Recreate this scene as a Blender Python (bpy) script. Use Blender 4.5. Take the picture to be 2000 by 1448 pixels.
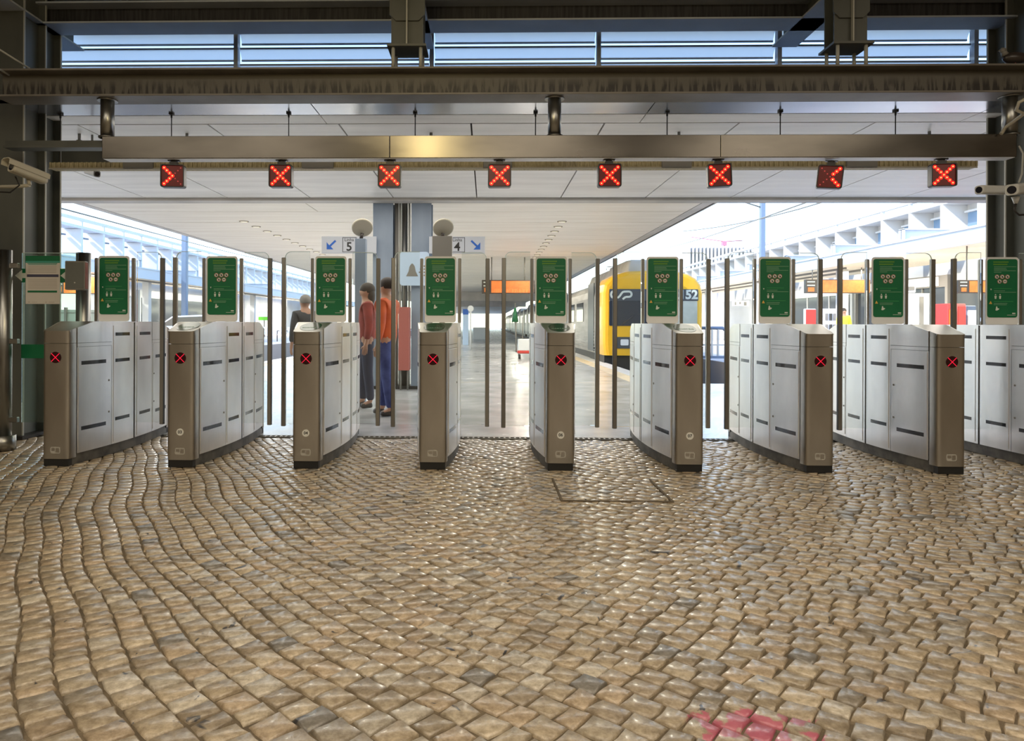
import bpy, math, random
from mathutils import Vector, Matrix
random.seed(7)
R = math.radians
S = bpy.context.scene
C = S.collection
for o in list(bpy.data.objects): bpy.data.objects.remove(o)

# ------------------------------------------------------------------ camera
F, PX, PY = 1400.0, 915.0, 632.0          # focal length and principal point in photo pixels
ROLL, YAW, EYE = R(0.22), math.atan(35 / 1400), 1.1
cam = bpy.data.cameras.new('camera'); camo = bpy.data.objects.new('camera', cam); C.objects.link(camo)
cam.sensor_width = 36; cam.lens = 36 * F / 2000
cam.shift_x = (1000 - PX) / 2000; cam.shift_y = -(724 - PY) / 2000
camo.matrix_world = Matrix.Translation((0, 0, EYE)) @ Matrix.Rotation(YAW, 4, 'Z') @ Matrix.Rotation(R(90), 4, 'X') @ Matrix.Rotation(ROLL, 4, 'Z')
cam.clip_end = 2000
S.camera = camo

def P(u, v, Y):
    """world point seen at photo pixel (u, v) on the plane at depth Y"""
    du, dv = u - PX, v - PY
    c, s = math.cos(ROLL), math.sin(ROLL)
    a = (c * du + s * dv) / F; b = -(-s * du + c * dv) / F
    ct, st = math.cos(YAW), math.sin(YAW)
    d = (-st + a * ct, ct + a * st, b); t = Y / d[1]
    return (d[0] * t, Y, EYE + d[2] * t)

# ------------------------------------------------------------------ world, sun, lamps, exposure
S.view_settings.view_transform = 'Standard'; S.view_settings.look = 'None'
S.view_settings.exposure = 0.0; S.view_settings.gamma = 1; S.view_settings.use_curve_mapping = False
try: S.cycles.transparent_max_bounces = 32
except Exception: pass
W = bpy.data.worlds.new('sky'); S.world = W; W.use_nodes = True
nt = W.node_tree; nt.nodes.clear()
sky = nt.nodes.new('ShaderNodeTexSky'); sky.sky_type = 'NISHITA'; sky.sun_disc = False
sky.sun_elevation = R(42); sky.sun_rotation = R(225); sky.air_density = 1.0; sky.dust_density = 0.5; sky.ozone_density = 2.0
bgn = nt.nodes.new('ShaderNodeBackground'); bgn.inputs[1].default_value = 0.56
wo = nt.nodes.new('ShaderNodeOutputWorld')
nt.links.new(sky.outputs[0], bgn.inputs[0]); nt.links.new(bgn.outputs[0], wo.inputs[0])
sl = bpy.data.lights.new('sun', 'SUN'); sl.energy = 5.0; sl.angle = R(0.6); sl.color = (1.0, 0.95, 0.88)
so = bpy.data.objects.new('sun', sl); C.objects.link(so)
so.rotation_euler = Vector((0.71, 0.40, -0.62)).to_track_quat('-Z', 'Y').to_euler()
def area(name, loc, sx, sy, power, col, aim=None):
    l = bpy.data.lights.new(name, 'AREA'); l.shape = 'RECTANGLE'; l.size = sx; l.size_y = sy; l.energy = power; l.color = col
    o = bpy.data.objects.new(name, l); C.objects.link(o); o.location = loc
    d = Vector(aim) - Vector(loc) if aim else Vector((0, 0, -1))
    o.rotation_euler = d.to_track_quat('-Z', 'Y').to_euler()
    return o
WARM = (1.0, 0.87, 0.69)
for i, x in enumerate((-5.5, 0.0, 5.5)):
    for j, y in enumerate((-5.5, -1.0)):
        area('hall_lamp', (x, y, 4.9), 3.6, 3.2, 125, WARM)
for i, x in enumerate((-3.6, 0.2, 4.0)):
    area('hall_lamp', (x, 2.2, 4.85), 3.0, 1.2, 42, WARM)
for x in (-5.2, -1.7, 1.9, 5.4):                                      # added fill lights under the near canopy, brightening the concourse
    area('near_canopy_fill', (x, 9.6, 3.13), 2.6, 3.4, 66, (1.0, 0.93, 0.82))
area('hall_spotlight', (-0.885, 2.0, 3.70), 0.16, 0.55, 20, (1.0, 0.80, 0.36), (-0.526, 6.24, 2.65))
for y in (24, 42, 62): area('side_canopy_fill', (15.2, y, 3.3), 1.2, 12, 900, (1.0, 0.90, 0.74)); area('side_canopy_fill', (-18.6, y+6, 3.3), 1.2, 12, 900, (1.0, 0.90, 0.74))  # added fill to brighten soffits and shops, no fixtures there
for y in (14, 20, 27, 36):                                            # downlights of the platform canopy, as light only
    for x in (-4.9, 1.5): area('canopy_downlight', (x, y, 3.10), 0.2, 3.0, 160, (1.0, 0.92, 0.78))

# ------------------------------------------------------------------ materials
MT = {}
def mat(name, col, rough=0.6, metal=0.0, emit=None, es=0.0, spec=0.5, coat=0.0):
    m = bpy.data.materials.new(name); m.use_nodes = True
    b = m.node_tree.nodes['Principled BSDF']
    b.inputs['Base Color'].default_value = (*col, 1); b.inputs['Roughness'].default_value = rough
    b.inputs['Metallic'].default_value = metal; b.inputs['Specular IOR Level'].default_value = spec
    b.inputs['Coat Weight'].default_value = coat
    if emit: b.inputs['Emission Color'].default_value = (*emit, 1); b.inputs['Emission Strength'].default_value = es
    MT[name] = m
    return m
def nd(m, kind, **kw):
    n = m.node_tree.nodes.new(kind)
    for k, v in kw.items():
        if k.startswith('i_'): n.inputs[k[2:].replace('_', ' ')].default_value = v
        else: setattr(n, k, v)
    return n
def lk(m, a, b): m.node_tree.links.new(a, b)
def noise_col(m, c1, c2, scale=5, stretch=(1, 1, 1), detail=4, lo=0.35, hi=0.65, bump=0.0, rvar=None, coord='Object', bscale=None):
    """colour wander between two paint colours plus optional fine relief and gloss wander"""
    b = m.node_tree.nodes['Principled BSDF']
    tc = nd(m, 'ShaderNodeTexCoord'); mp = nd(m, 'ShaderNodeMapping'); mp.inputs['Scale'].default_value = stretch
    lk(m, tc.outputs[coord], mp.inputs[0])
    n = nd(m, 'ShaderNodeTexNoise', i_Scale=scale, i_Detail=detail); lk(m, mp.outputs[0], n.inputs['Vector'])
    r = nd(m, 'ShaderNodeValToRGB'); r.color_ramp.elements[0].position = lo; r.color_ramp.elements[1].position = hi
    r.color_ramp.elements[0].color = (*c1, 1); r.color_ramp.elements[1].color = (*c2, 1)
    lk(m, n.outputs[0], r.inputs[0]); lk(m, r.outputs[0], b.inputs['Base Color'])
    if rvar:
        mr = nd(m, 'ShaderNodeMapRange'); mr.inputs[3].default_value = rvar[0]; mr.inputs[4].default_value = rvar[1]
        lk(m, n.outputs[0], mr.inputs[0]); lk(m, mr.outputs[0], b.inputs['Roughness'])
    if bump:
        n2 = nd(m, 'ShaderNodeTexNoise', i_Scale=bscale or scale * 4, i_Detail=3); lk(m, mp.outputs[0], n2.inputs['Vector'])
        bp = nd(m, 'ShaderNodeBump', i_Strength=bump, i_Distance=0.01); lk(m, n2.outputs[0], bp.inputs['Height']); lk(m, bp.outputs[0], b.inputs['Normal'])
    return m
steel = noise_col(mat('brushed_steel', (0.6, 0.58, 0.55), 0.28, 1.0), (0.44, 0.42, 0.385), (0.60, 0.58, 0.54), 3, (1, 1, 0.35), 5, rvar=(0.2, 0.42))
steel_side = noise_col(mat('steel_side_lit', (0.6, 0.6, 0.6), 0.3, 1.0), (0.80, 0.80, 0.80), (0.93, 0.93, 0.93), 4, (1, 1, 0.5), 6, rvar=(0.22, 0.42))  # gate steel brightened on sides and top for outdoor light
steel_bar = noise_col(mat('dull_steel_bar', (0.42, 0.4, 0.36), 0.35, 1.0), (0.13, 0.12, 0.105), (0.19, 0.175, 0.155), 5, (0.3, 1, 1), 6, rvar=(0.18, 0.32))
dark = mat('black_rubber', (0.012, 0.012, 0.012), 0.5)
plinth_m = noise_col(mat('grey_plinth', (0.1, 0.1, 0.1), 0.55), (0.07, 0.07, 0.07), (0.16, 0.155, 0.145), 9)
tape = mat('dark_sensor_window', (0.03, 0.032, 0.04), 0.12)
white = mat('white_panel', (0.72, 0.73, 0.74), 0.4)
green = noise_col(mat('sign_green', (0.0, 0.22, 0.07), 0.4), (0.0, 0.125, 0.045), (0.004, 0.15, 0.055), 2)
print_white = mat('print_white', (0.62, 0.66, 0.60), 0.5)
print_faint = mat('print_faint', (0.16, 0.34, 0.20), 0.5)
print_lime = mat('print_lime', (0.10, 0.26, 0.03), 0.5)
print_grn = mat('print_pale_green', (0.03, 0.26, 0.08), 0.5)
print_red = mat('print_red', (0.35, 0.08, 0.06), 0.5)
print_yel = mat('print_amber', (0.7, 0.42, 0.08), 0.5)
black_print = mat('print_black', (0.02, 0.02, 0.02), 0.6)
blue_print = mat('print_blue', (0.02, 0.12, 0.5), 0.5)
led_case = mat('lamp_case_black', (0.02, 0.018, 0.018), 0.35)
led_face = mat('lamp_face_dark_red', (0.10, 0.006, 0.005), 0.3, emit=(1.0, 0.01, 0.006), es=0.03)  # faint emission puts the diodes' glow into the face
led = mat('led_red', (1, 0.1, 0.03), 0.3, emit=(1.0, 0.17, 0.05), es=5)
led_halo = mat('led_red_halo', (0.6, 0.01, 0.01), 0.3, emit=(1.0, 0.010, 0.006), es=1.3)  # red glow round each diode drawn as an emitting disc
led_pink = mat('cross_crimson', (0.9, 0.02, 0.08), 0.3, emit=(1.0, 0.01, 0.05), es=0.6)
cross_dk = mat('disc_maroon', (0.03, 0.002, 0.004), 0.25)
grey_col = noise_col(mat('column_grey_paint', (0.11, 0.115, 0.10), 0.5), (0.07, 0.075, 0.066), (0.12, 0.125, 0.11), 2, (1, 1, 0.4), 5)
blue_steel = noise_col(mat('blue_grey_skylit_paint', (0.2, 0.24, 0.3), 0.5), (0.42, 0.47, 0.54), (0.50, 0.55, 0.62), 2, (1, 1, 0.4), 5)  # raised and blued to carry sky light on the beam flanges
edge_m = mat('pale_paint_lit_edge', (0.42, 0.42, 0.38), 0.5)  # pale fittings, also lit flange edges painted in
ceil_m = noise_col(mat('canopy_panel', (0.62, 0.58, 0.52), 0.35), (0.74, 0.72, 0.68), (0.88, 0.86, 0.82), 1.2, (0.5, 4, 1), 6, rvar=(0.3, 0.55))
ceil_cream = noise_col(mat('canopy_panel_cream', (0.88, 0.83, 0.72), 0.4), (0.83, 0.77, 0.66), (0.92, 0.87, 0.77), 1.2, (0.5, 4, 1), 6, rvar=(0.35, 0.6))
col_blue = noise_col(mat('column_blue_grey', (0.22, 0.28, 0.36), 0.5), (0.20, 0.26, 0.34), (0.28, 0.34, 0.43), 2, (1, 1, 0.4), 5)
ceil_strip = noise_col(mat('canopy_flashing', (0.42, 0.44, 0.47), 0.18, 0.7), (0.38, 0.40, 0.43), (0.50, 0.52, 0.55), 1.0, (0.4, 2, 1), 5)
joint_m = mat('dark_joint', (0.05, 0.04, 0.03), 0.8)
fascia_m = noise_col(mat('fascia_paint', (0.5, 0.47, 0.43), 0.5), (0.44, 0.42, 0.38), (0.56, 0.53, 0.49), 1.5)
hall_m = noise_col(mat('hall_plaster', (0.36, 0.30, 0.22), 0.8), (0.26, 0.225, 0.17), (0.34, 0.29, 0.22), 0.8)
roof_m = mat('hall_roof', (0.30, 0.28, 0.25), 0.8)
tray_m = noise_col(mat('cable_tray_beige', (0.42, 0.36, 0.2), 0.6), (0.34, 0.29, 0.16), (0.5, 0.43, 0.26), 18, (3, 1, 1))
tin = mat('grey_box', (0.22, 0.21, 0.19), 0.45)
post_m = noise_col(mat('brown_steel_post', (0.4, 0.36, 0.3), 0.3, 1.0), (0.28, 0.28, 0.27), (0.40, 0.40, 0.38), 4, (1, 1, 0.2), rvar=(0.22, 0.4))
cream = mat('cream_plastic', (0.50, 0.47, 0.38), 0.4)
cream2 = mat('pale_plastic', (0.6, 0.6, 0.57), 0.35)
lens = mat('camera_glass', (0.01, 0.012, 0.02), 0.05, spec=0.8)
cable = mat('black_cable', (0.02, 0.018, 0.016), 0.6)
slot_m = mat('dark_core', (0.03, 0.03, 0.032), 0.6)
stone_bg = noise_col(mat('grout_dirt', (0.10, 0.07, 0.04), 0.9), (0.11, 0.085, 0.055), (0.19, 0.145, 0.09), 14, bump=0.5)
plat_m = noise_col(mat('platform_paving', (0.5, 0.48, 0.45), 0.22), (0.33, 0.34, 0.35), (0.46, 0.47, 0.48), 2.2, detail=8, bump=0.12, rvar=(0.12, 0.34), bscale=22)
strip_m = noise_col(mat('edge_strip_beige', (0.6, 0.48, 0.32), 0.6), (0.5, 0.42, 0.3), (0.66, 0.54, 0.38), 4)
coping_m = mat('edge_coping', (0.55, 0.55, 0.56), 0.6)
ballast_m = noise_col(mat('ballast', (0.12, 0.11, 0.10), 0.95), (0.05, 0.045, 0.04), (0.26, 0.25, 0.24), 14, detail=3, bump=1.0)
yellow = noise_col(mat('train_yellow', (0.85, 0.46, 0.01), 0.32, coat=0.3), (0.78, 0.42, 0.01), (0.88, 0.48, 0.015), 2)
tr_side = noise_col(mat('train_side_steel', (0.42, 0.39, 0.36), 0.4, 0.4), (0.34, 0.31, 0.28), (0.5, 0.47, 0.44), 1.5, (1, 0.6, 3))
tr_grey = mat('train_mask_grey', (0.05, 0.06, 0.075), 0.35)
tr_glass = mat('train_windscreen', (0.03, 0.04, 0.055), 0.06, spec=0.8)
tr_roof = noise_col(mat('train_roof', (0.5, 0.47, 0.42), 0.6), (0.42, 0.39, 0.34), (0.56, 0.53, 0.48), 2)
bld_white = noise_col(mat('facade_white', (0.78, 0.77, 0.75), 0.6), (0.60, 0.595, 0.58), (0.70, 0.69, 0.68), 0.6)
bld_beam = mat('facade_beam', (0.62, 0.66, 0.72), 0.5)
bld_glass = mat('facade_glass', (0.16, 0.26, 0.38), 0.08, spec=0.8)
soffit_m = noise_col(mat('far_soffit', (0.66, 0.56, 0.42), 0.6), (0.78, 0.68, 0.53), (0.86, 0.76, 0.60), 0.5)
shop_m = mat('shop_wall', (0.62, 0.64, 0.62), 0.6)
shop_dk = mat('shop_glass', (0.07, 0.08, 0.09), 0.1, spec=0.7)
orange = noise_col(mat('display_orange', (0.5, 0.14, 0.02), 0.4, emit=(0.9, 0.22, 0.03), es=0.25), (0.42, 0.11, 0.02), (0.55, 0.16, 0.03), 8)
glyph_m = mat('display_glyph', (1, 0.2, 0.05), 0.4, emit=(1.0, 0.10, 0.02), es=1.0)
disp_dk = mat('display_dark', (0.05, 0.04, 0.035), 0.3)
blue_frame = mat('blue_grey_frame', (0.16, 0.22, 0.32), 0.4)
red_m = mat('signal_red', (0.6, 0.05, 0.04), 0.5)
redbox_m = mat('faded_red_box', (0.42, 0.12, 0.10), 0.5)
hivis = mat('hi_vis_yellow', (0.75, 0.75, 0.05), 0.7)
poster_bl = mat('poster_pale_blue', (0.52, 0.66, 0.85), 0.5)
sign_gr = mat('direction_sign_grey', (0.52, 0.55, 0.61), 0.5)
paper = mat('paper_beige', (0.60, 0.56, 0.50), 0.7)
skin_m = mat('skin', (0.45, 0.25, 0.17), 0.55)
pink_m = mat('crane_pink', (0.62, 0.22, 0.32), 0.5)

# louvre sheet: translucent polycarbonate
lv = bpy.data.materials.new('louvre_sheet_blue'); lv.use_nodes = True; n = lv.node_tree; n.nodes.clear()
d1 = n.nodes.new('ShaderNodeBsdfDiffuse'); d1.inputs[0].default_value = (0.75, 0.82, 0.9, 1)
t1 = n.nodes.new('ShaderNodeBsdfTranslucent'); t1.inputs[0].default_value = (0.93, 0.95, 0.97, 1)
mx = n.nodes.new('ShaderNodeMixShader'); mx.inputs[0].default_value = 0.8; oo = n.nodes.new('ShaderNodeOutputMaterial')
n.links.new(d1.outputs[0], mx.inputs[1]); n.links.new(t1.outputs[0], mx.inputs[2]); n.links.new(mx.outputs[0], oo.inputs[0]); MT['lv'] = lv
def glass_mat(name, tint, rough=0.0, dirt=0.03):
    m = bpy.data.materials.new(name); m.use_nodes = True; t = m.node_tree; t.nodes.clear()
    tr = t.nodes.new('ShaderNodeBsdfTransparent'); tr.inputs[0].default_value = (*tint, 1)
    gl = t.nodes.new('ShaderNodeBsdfGlossy'); gl.inputs[0].default_value = (0.9, 0.9, 0.9, 1); gl.inputs[1].default_value = rough
    fr = t.nodes.new('ShaderNodeFresnel'); fr.inputs[0].default_value = 1.35
    df = t.nodes.new('ShaderNodeBsdfDiffuse'); df.inputs[0].default_value = (0.7, 0.72, 0.7, 1)
    a = t.nodes.new('ShaderNodeMixShader'); b = t.nodes.new('ShaderNodeMixShader'); b.inputs[0].default_value = dirt
    o = t.nodes.new('ShaderNodeOutputMaterial')
    t.links.new(fr.outputs[0], a.inputs[0]); t.links.new(tr.outputs[0], a.inputs[1]); t.links.new(gl.outputs[0], a.inputs[2])
    t.links.new(a.outputs[0], b.inputs[1]); t.links.new(df.outputs[0], b.inputs[2]); t.links.new(b.outputs[0], o.inputs[0])
    return m
glass = glass_mat('clear_glass', (0.955, 0.975, 0.965), dirt=0.02)
glass_g = glass_mat('greenish_glass', (0.80, 0.90, 0.85), dirt=0.03)
glass_edge = mat('glass_polished_edge', (0.55, 0.68, 0.66), 0.15)

# main beam paint with dark drip stains
bm_ = mat('beam_paint_stained', (0.2, 0.18, 0.15), 0.5)
b = bm_.node_tree.nodes['Principled BSDF']
tc = nd(bm_, 'ShaderNodeTexCoord'); mp = nd(bm_, 'ShaderNodeMapping'); mp.inputs['Scale'].default_value = (16, 1, 2.2); lk(bm_, tc.outputs['Object'], mp.inputs[0])
n1 = nd(bm_, 'ShaderNodeTexNoise', i_Scale=1.6, i_Detail=5, i_Distortion=0.4); lk(bm_, mp.outputs[0], n1.inputs['Vector'])
r1 = nd(bm_, 'ShaderNodeValToRGB'); r1.color_ramp.elements[0].position = 0.46; r1.color_ramp.elements[1].position = 0.56; lk(bm_, n1.outputs[0], r1.inputs[0])
sx = nd(bm_, 'ShaderNodeSeparateXYZ'); lk(bm_, tc.outputs['Object'], sx.inputs[0])
mr = nd(bm_, 'ShaderNodeMapRange'); mr.inputs[1].default_value = 3.13; mr.inputs[2].default_value = 3.27; mr.inputs[3].default_value = 1.0; mr.inputs[4].default_value = 0.0; lk(bm_, sx.outputs[2], mr.inputs[0])
mu = nd(bm_, 'ShaderNodeMath', operation='MULTIPLY'); lk(bm_, r1.outputs[0], mu.inputs[0]); lk(bm_, mr.outputs[0], mu.inputs[1])
mu2 = nd(bm_, 'ShaderNodeMath', operation='MULTIPLY'); mu2.use_clamp = True; mu2.inputs[1].default_value = 1.7; lk(bm_, mu.outputs[0], mu2.inputs[0])
mc = nd(bm_, 'ShaderNodeMix', data_type='RGBA'); mc.inputs[6].default_value = (0.115, 0.105, 0.085, 1); mc.inputs[7].default_value = (0.025, 0.02, 0.016, 1)
lk(bm_, mu2.outputs[0], mc.inputs[0]); lk(bm_, mc.outputs[2], b.inputs['Base Color'])

# cobbles: tint attribute x limestone mottling, dirt specks, one spilt pink paint stain
cob = mat('limestone_cobble', (0.5, 0.4, 0.28), 0.3)
b = cob.node_tree.nodes['Principled BSDF']; b.inputs['Specular IOR Level'].default_value = 0.55; b.inputs['Coat Weight'].default_value = 0.9; b.inputs['Coat Roughness'].default_value = 0.21
at = nd(cob, 'ShaderNodeAttribute', attribute_name='tint')
ge = nd(cob, 'ShaderNodeNewGeometry')
n1 = nd(cob, 'ShaderNodeTexNoise', i_Scale=34, i_Detail=8, i_Roughness=0.72); lk(cob, ge.outputs['Position'], n1.inputs['Vector'])
r1 = nd(cob, 'ShaderNodeValToRGB'); r1.color_ramp.elements[0].position = 0.32; r1.color_ramp.elements[1].position = 0.62
r1.color_ramp.elements[0].color = (0.50, 0.46, 0.40, 1); r1.color_ramp.elements[1].color = (1.06, 1.05, 1.03, 1); lk(cob, n1.outputs[0], r1.inputs[0])
m1 = nd(cob, 'ShaderNodeMix', data_type='RGBA', blend_type='MULTIPLY'); m1.inputs[0].default_value = 1; lk(cob, at.outputs[0], m1.inputs[6]); lk(cob, r1.outputs[0], m1.inputs[7])
n2 = nd(cob, 'ShaderNodeTexNoise', i_Scale=9, i_Detail=3, i_Distortion=1.2); lk(cob, ge.outputs['Position'], n2.inputs['Vector'])
r2 = nd(cob, 'ShaderNodeValToRGB'); r2.color_ramp.elements[0].position = 0.67; r2.color_ramp.elements[1].position = 0.71; lk(cob, n2.outputs[0], r2.inputs[0])
m2 = nd(cob, 'ShaderNodeMix', data_type='RGBA'); m2.inputs[7].default_value = (0.05, 0.05, 0.055, 1); lk(cob, r2.outputs[0], m2.inputs[0]); lk(cob, m1.outputs[2], m2.inputs[6])
px, py, pz = 0.745, 1.975, 0
sub = nd(cob, 'ShaderNodeVectorMath', operation='SUBTRACT'); sub.inputs[1].default_value = (px, py, 0); lk(cob, ge.outputs['Position'], sub.inputs[0])
sc = nd(cob, 'ShaderNodeVectorMath', operation='MULTIPLY'); sc.inputs[1].default_value = (5.0, 9.5, 0); lk(cob, sub.outputs[0], sc.inputs[0])
ln = nd(cob, 'ShaderNodeVectorMath', operation='LENGTH'); lk(cob, sc.outputs[0], ln.inputs[0])
n3 = nd(cob, 'ShaderNodeTexNoise', i_Scale=14, i_Detail=3); lk(cob, ge.outputs['Position'], n3.inputs['Vector'])
a3 = nd(cob, 'ShaderNodeMath', operation='MULTIPLY_ADD'); a3.inputs[1].default_value = 2.6; a3.inputs[2].default_value = -1.3; lk(cob, n3.outputs[0], a3.inputs[0])
a4 = nd(cob, 'ShaderNodeMath', operation='ADD'); lk(cob, ln.outputs['Value'], a4.inputs[0]); lk(cob, a3.outputs[0], a4.inputs[1])
r3 = nd(cob, 'ShaderNodeMapRange'); r3.inputs[1].default_value = 0.62; r3.inputs[2].default_value = 0.78; r3.inputs[3].default_value = 0.85; r3.inputs[4].default_value = 0; lk(cob, a4.outputs[0], r3.inputs[0])
m3 = nd(cob, 'ShaderNodeMix', data_type='RGBA'); m3.inputs[7].default_value = (0.55, 0.10, 0.18, 1); lk(cob, r3.outputs[0], m3.inputs[0]); lk(cob, m2.outputs[2], m3.inputs[6])
lk(cob, m3.outputs[2], b.inputs['Base Color'])
rr = nd(cob, 'ShaderNodeMapRange'); rr.inputs[3].default_value = 0.50; rr.inputs[4].default_value = 0.26; lk(cob, n1.outputs[0], rr.inputs[0]); lk(cob, rr.outputs[0], b.inputs['Roughness'])
bp = nd(cob, 'ShaderNodeBump', i_Strength=0.5, i_Distance=0.006); lk(cob, n1.outputs[0], bp.inputs['Height']); lk(cob, bp.outputs[0], b.inputs['Normal'])

# ------------------------------------------------------------------ mesh helpers
class MB:
    def __init__(s): s.v = []; s.f = []; s.sm = []
    def add(s, vs, fs, sm=False):
        o = len(s.v); s.v += [tuple(p) for p in vs]; s.f += [tuple(i + o for i in f) for f in fs]; s.sm += [sm] * len(fs); return s
    def box(s, x0, x1, y0, y1, z0, z1):
        return s.add([(x0,y0,z0),(x1,y0,z0),(x1,y1,z0),(x0,y1,z0),(x0,y0,z1),(x1,y0,z1),(x1,y1,z1),(x0,y1,z1)],
                     [(0,3,2,1),(4,5,6,7),(0,1,5,4),(1,2,6,5),(2,3,7,6),(3,0,4,7)])
    def bbox(s, x0, x1, y0, y1, z0, z1, c=0.004):
        """box with chamfered vertical and horizontal front edges"""
        pts = [(x0+c,y0),(x1-c,y0),(x1,y0+c),(x1,y1-c),(x1-c,y1),(x0+c,y1),(x0,y1-c),(x0,y0+c)]
        cx_, cy_ = (x0+x1)/2, (y0+y1)/2
        ins = [(x + (c if x < cx_ else -c), y + (c if y < cy_ else -c)) for x, y in pts]
        return s.rings([[(x, y, z0) for x, y in ins], [(x, y, z0+c) for x, y in pts], [(x, y, z1-c) for x, y in pts], [(x, y, z1) for x, y in ins]])
    def rings(s, rs, cap=True, closed=True, sm=False):
        n = len(rs[0]); vs = [p for r in rs for p in r]; fs = []
        for k in range(len(rs) - 1):
            for i in range(n if closed else n - 1):
                j = (i + 1) % n; fs.append((k*n+i, k*n+j, (k+1)*n+j, (k+1)*n+i))
        o = len(s.v); s.add(vs, fs, sm)
        if cap: s.add([], [])
        if cap:
            s.f.append(tuple(o + i for i in reversed(range(n)))); s.sm.append(False)
            s.f.append(tuple(o + (len(rs)-1)*n + i for i in range(n))); s.sm.append(False)
        return s
    def cyl(s, p0, p1, r, n=12, r2=None, cap=True):
        p0, p1 = Vector(p0), Vector(p1); d = (p1 - p0).normalized()
        a = d.orthogonal().normalized(); b = d.cross(a); r2 = r if r2 is None else r2
        r0 = [p0 + (a*math.cos(t) + b*math.sin(t))*r for t in [2*math.pi*i/n for i in range(n)]]
        r1 = [p1 + (a*math.cos(t) + b*math.sin(t))*r2 for t in [2*math.pi*i/n for i in range(n)]]
        return s.rings([r0, r1], cap, sm=True)
    def tube(s, pts, r, n=8):
        pts = [Vector(p) for p in pts]; rs = []; a = None
        for i, p in enumerate(pts):
            d = (pts[min(i+1, len(pts)-1)] - pts[max(i-1, 0)]).normalized()
            a = d.orthogonal().normalized() if a is None else (a - d*a.dot(d)).normalized()
            b = d.cross(a); rs.append([p + (a*math.cos(t) + b*math.sin(t))*r for t in [2*math.pi*k/n for k in range(n)]])
        return s.rings(rs, sm=True)
    def prism(s, pts, axis, a0, a1):
        """pts = 2-D outline, extruded along axis ('x': (y,z), 'y': (x,z), 'z': (x,y))"""
        m = {'x': lambda p, a: (a, p[0], p[1]), 'y': lambda p, a: (p[0], a, p[1]), 'z': lambda p, a: (p[0], p[1], a)}[axis]
        return s.rings([[m(p, a0) for p in pts], [m(p, a1) for p in pts]])
    def sphere(s, c, rx, ry, rz, n=14, m=8, z0=-1.0, z1=1.0):
        rs = []
        for k in range(m + 1):
            t = -math.pi/2*(-z0) + (math.pi/2*z1 + math.pi/2*(-z0)) * k / m
            rr_ = max(math.cos(t), 0.02)
            rs.append([(c[0]+rx*rr_*math.cos(2*math.pi*i/n), c[1]+ry*rr_*math.sin(2*math.pi*i/n), c[2]+rz*math.sin(t)) for i in range(n)])
        return s.rings(rs, sm=True)
    def build(s, name, m=None, parent=None, off=(0, 0, 0), bev=0):
        me = bpy.data.meshes.new(name)
        me.from_pydata([(x-off[0], y-off[1], z-off[2]) for x, y, z in s.v], [], s.f)
        me.polygons.foreach_set('use_smooth', s.sm)
        import bmesh
        q = bmesh.new(); q.from_mesh(me); bmesh.ops.recalc_face_normals(q, faces=q.faces); q.to_mesh(me); q.free()
        me.update()
        if m: me.materials.append(m)
        o = bpy.data.objects.new(name, me); C.objects.link(o); o.parent = parent
        if bev:
            md = o.modifiers.new('bevel', 'BEVEL'); md.width = bev; md.segments = 2; md.limit_method = 'ANGLE'
        return o
def tag(o, label=None, cat=None, group=None, kind=None):
    if label: o['label'] = label
    if cat: o['category'] = cat
    if group: o['group'] = group
    if kind: o['kind'] = kind
    return o
def thing(name, loc, label, cat, group=None, rz=0):
    o = bpy.data.objects.new(name, None); C.objects.link(o); o.location = loc; o.rotation_euler = (0, 0, rz); o.empty_display_size = 0.1
    return tag(o, label, cat, group)
def struct(o): o['kind'] = 'structure'; return o
def copy_tree(o, parent=None, loc=None, label=None, skip=()):
    c = o.copy(); C.objects.link(c); c.parent = parent
    if loc is not None: c.location = loc
    if label: c['label'] = label
    for ch in list(o.children):
        if ch in skip: continue
        copy_tree(ch, c)
    return c
def text(name, body, size, loc, m, parent=None, rot=(R(90), 0, 0), depth=0.0015, align='CENTER', bold=0.0):
    cu = bpy.data.curves.new(name, 'FONT'); cu.body = body; cu.size = size; cu.extrude = depth; cu.align_x = align; cu.align_y = 'CENTER'; cu.resolution_u = 3; cu.offset = bold
    t = bpy.data.objects.new('tmp', cu); C.objects.link(t); bpy.context.view_layer.update()
    me = bpy.data.meshes.new_from_object(t.evaluated_get(bpy.context.evaluated_depsgraph_get())); me.name = name
    bpy.data.objects.remove(t); me.materials.clear(); me.materials.append(m)
    o = bpy.data.objects.new(name, me); C.objects.link(o); o.location = loc; o.rotation_euler = rot; o.parent = parent
    return o
def rrect(x0, x1, z0, z1, r, n=4):
    pts = []
    for (cx_, cz, a0) in ((x1-r, z0+r, -90), (x1-r, z1-r, 0), (x0+r, z1-r, 90), (x0+r, z0+r, 180)):
        for k in range(n+1):
            t = R(a0 + 90*k/n); pts.append((cx_ + r*math.cos(t), cz + r*math.sin(t)))
    return pts
def disc(cx_, cz, r, n=20): return [(cx_ + r*math.cos(2*math.pi*i/n), cz + r*math.sin(2*math.pi*i/n)) for i in range(n)]
def stroke(pts, w):
    """flat 2-D band along a polyline (x,z) -> list of quads"""
    out = []
    L, Rr = [], []
    for i, p in enumerate(pts):
        a = Vector(pts[max(i-1, 0)]); b_ = Vector(pts[min(i+1, len(pts)-1)]); d = (b_-a).normalized(); nn = Vector((-d.y, d.x))*w/2
        L.append(Vector(p)+nn); Rr.append(Vector(p)-nn)
    return L + Rr[::-1]

ORD = ['first', 'second', 'third', 'fourth', 'fifth', 'sixth', 'seventh', 'eighth', 'ninth', 'tenth', 'eleventh', 'twelfth']
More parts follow.
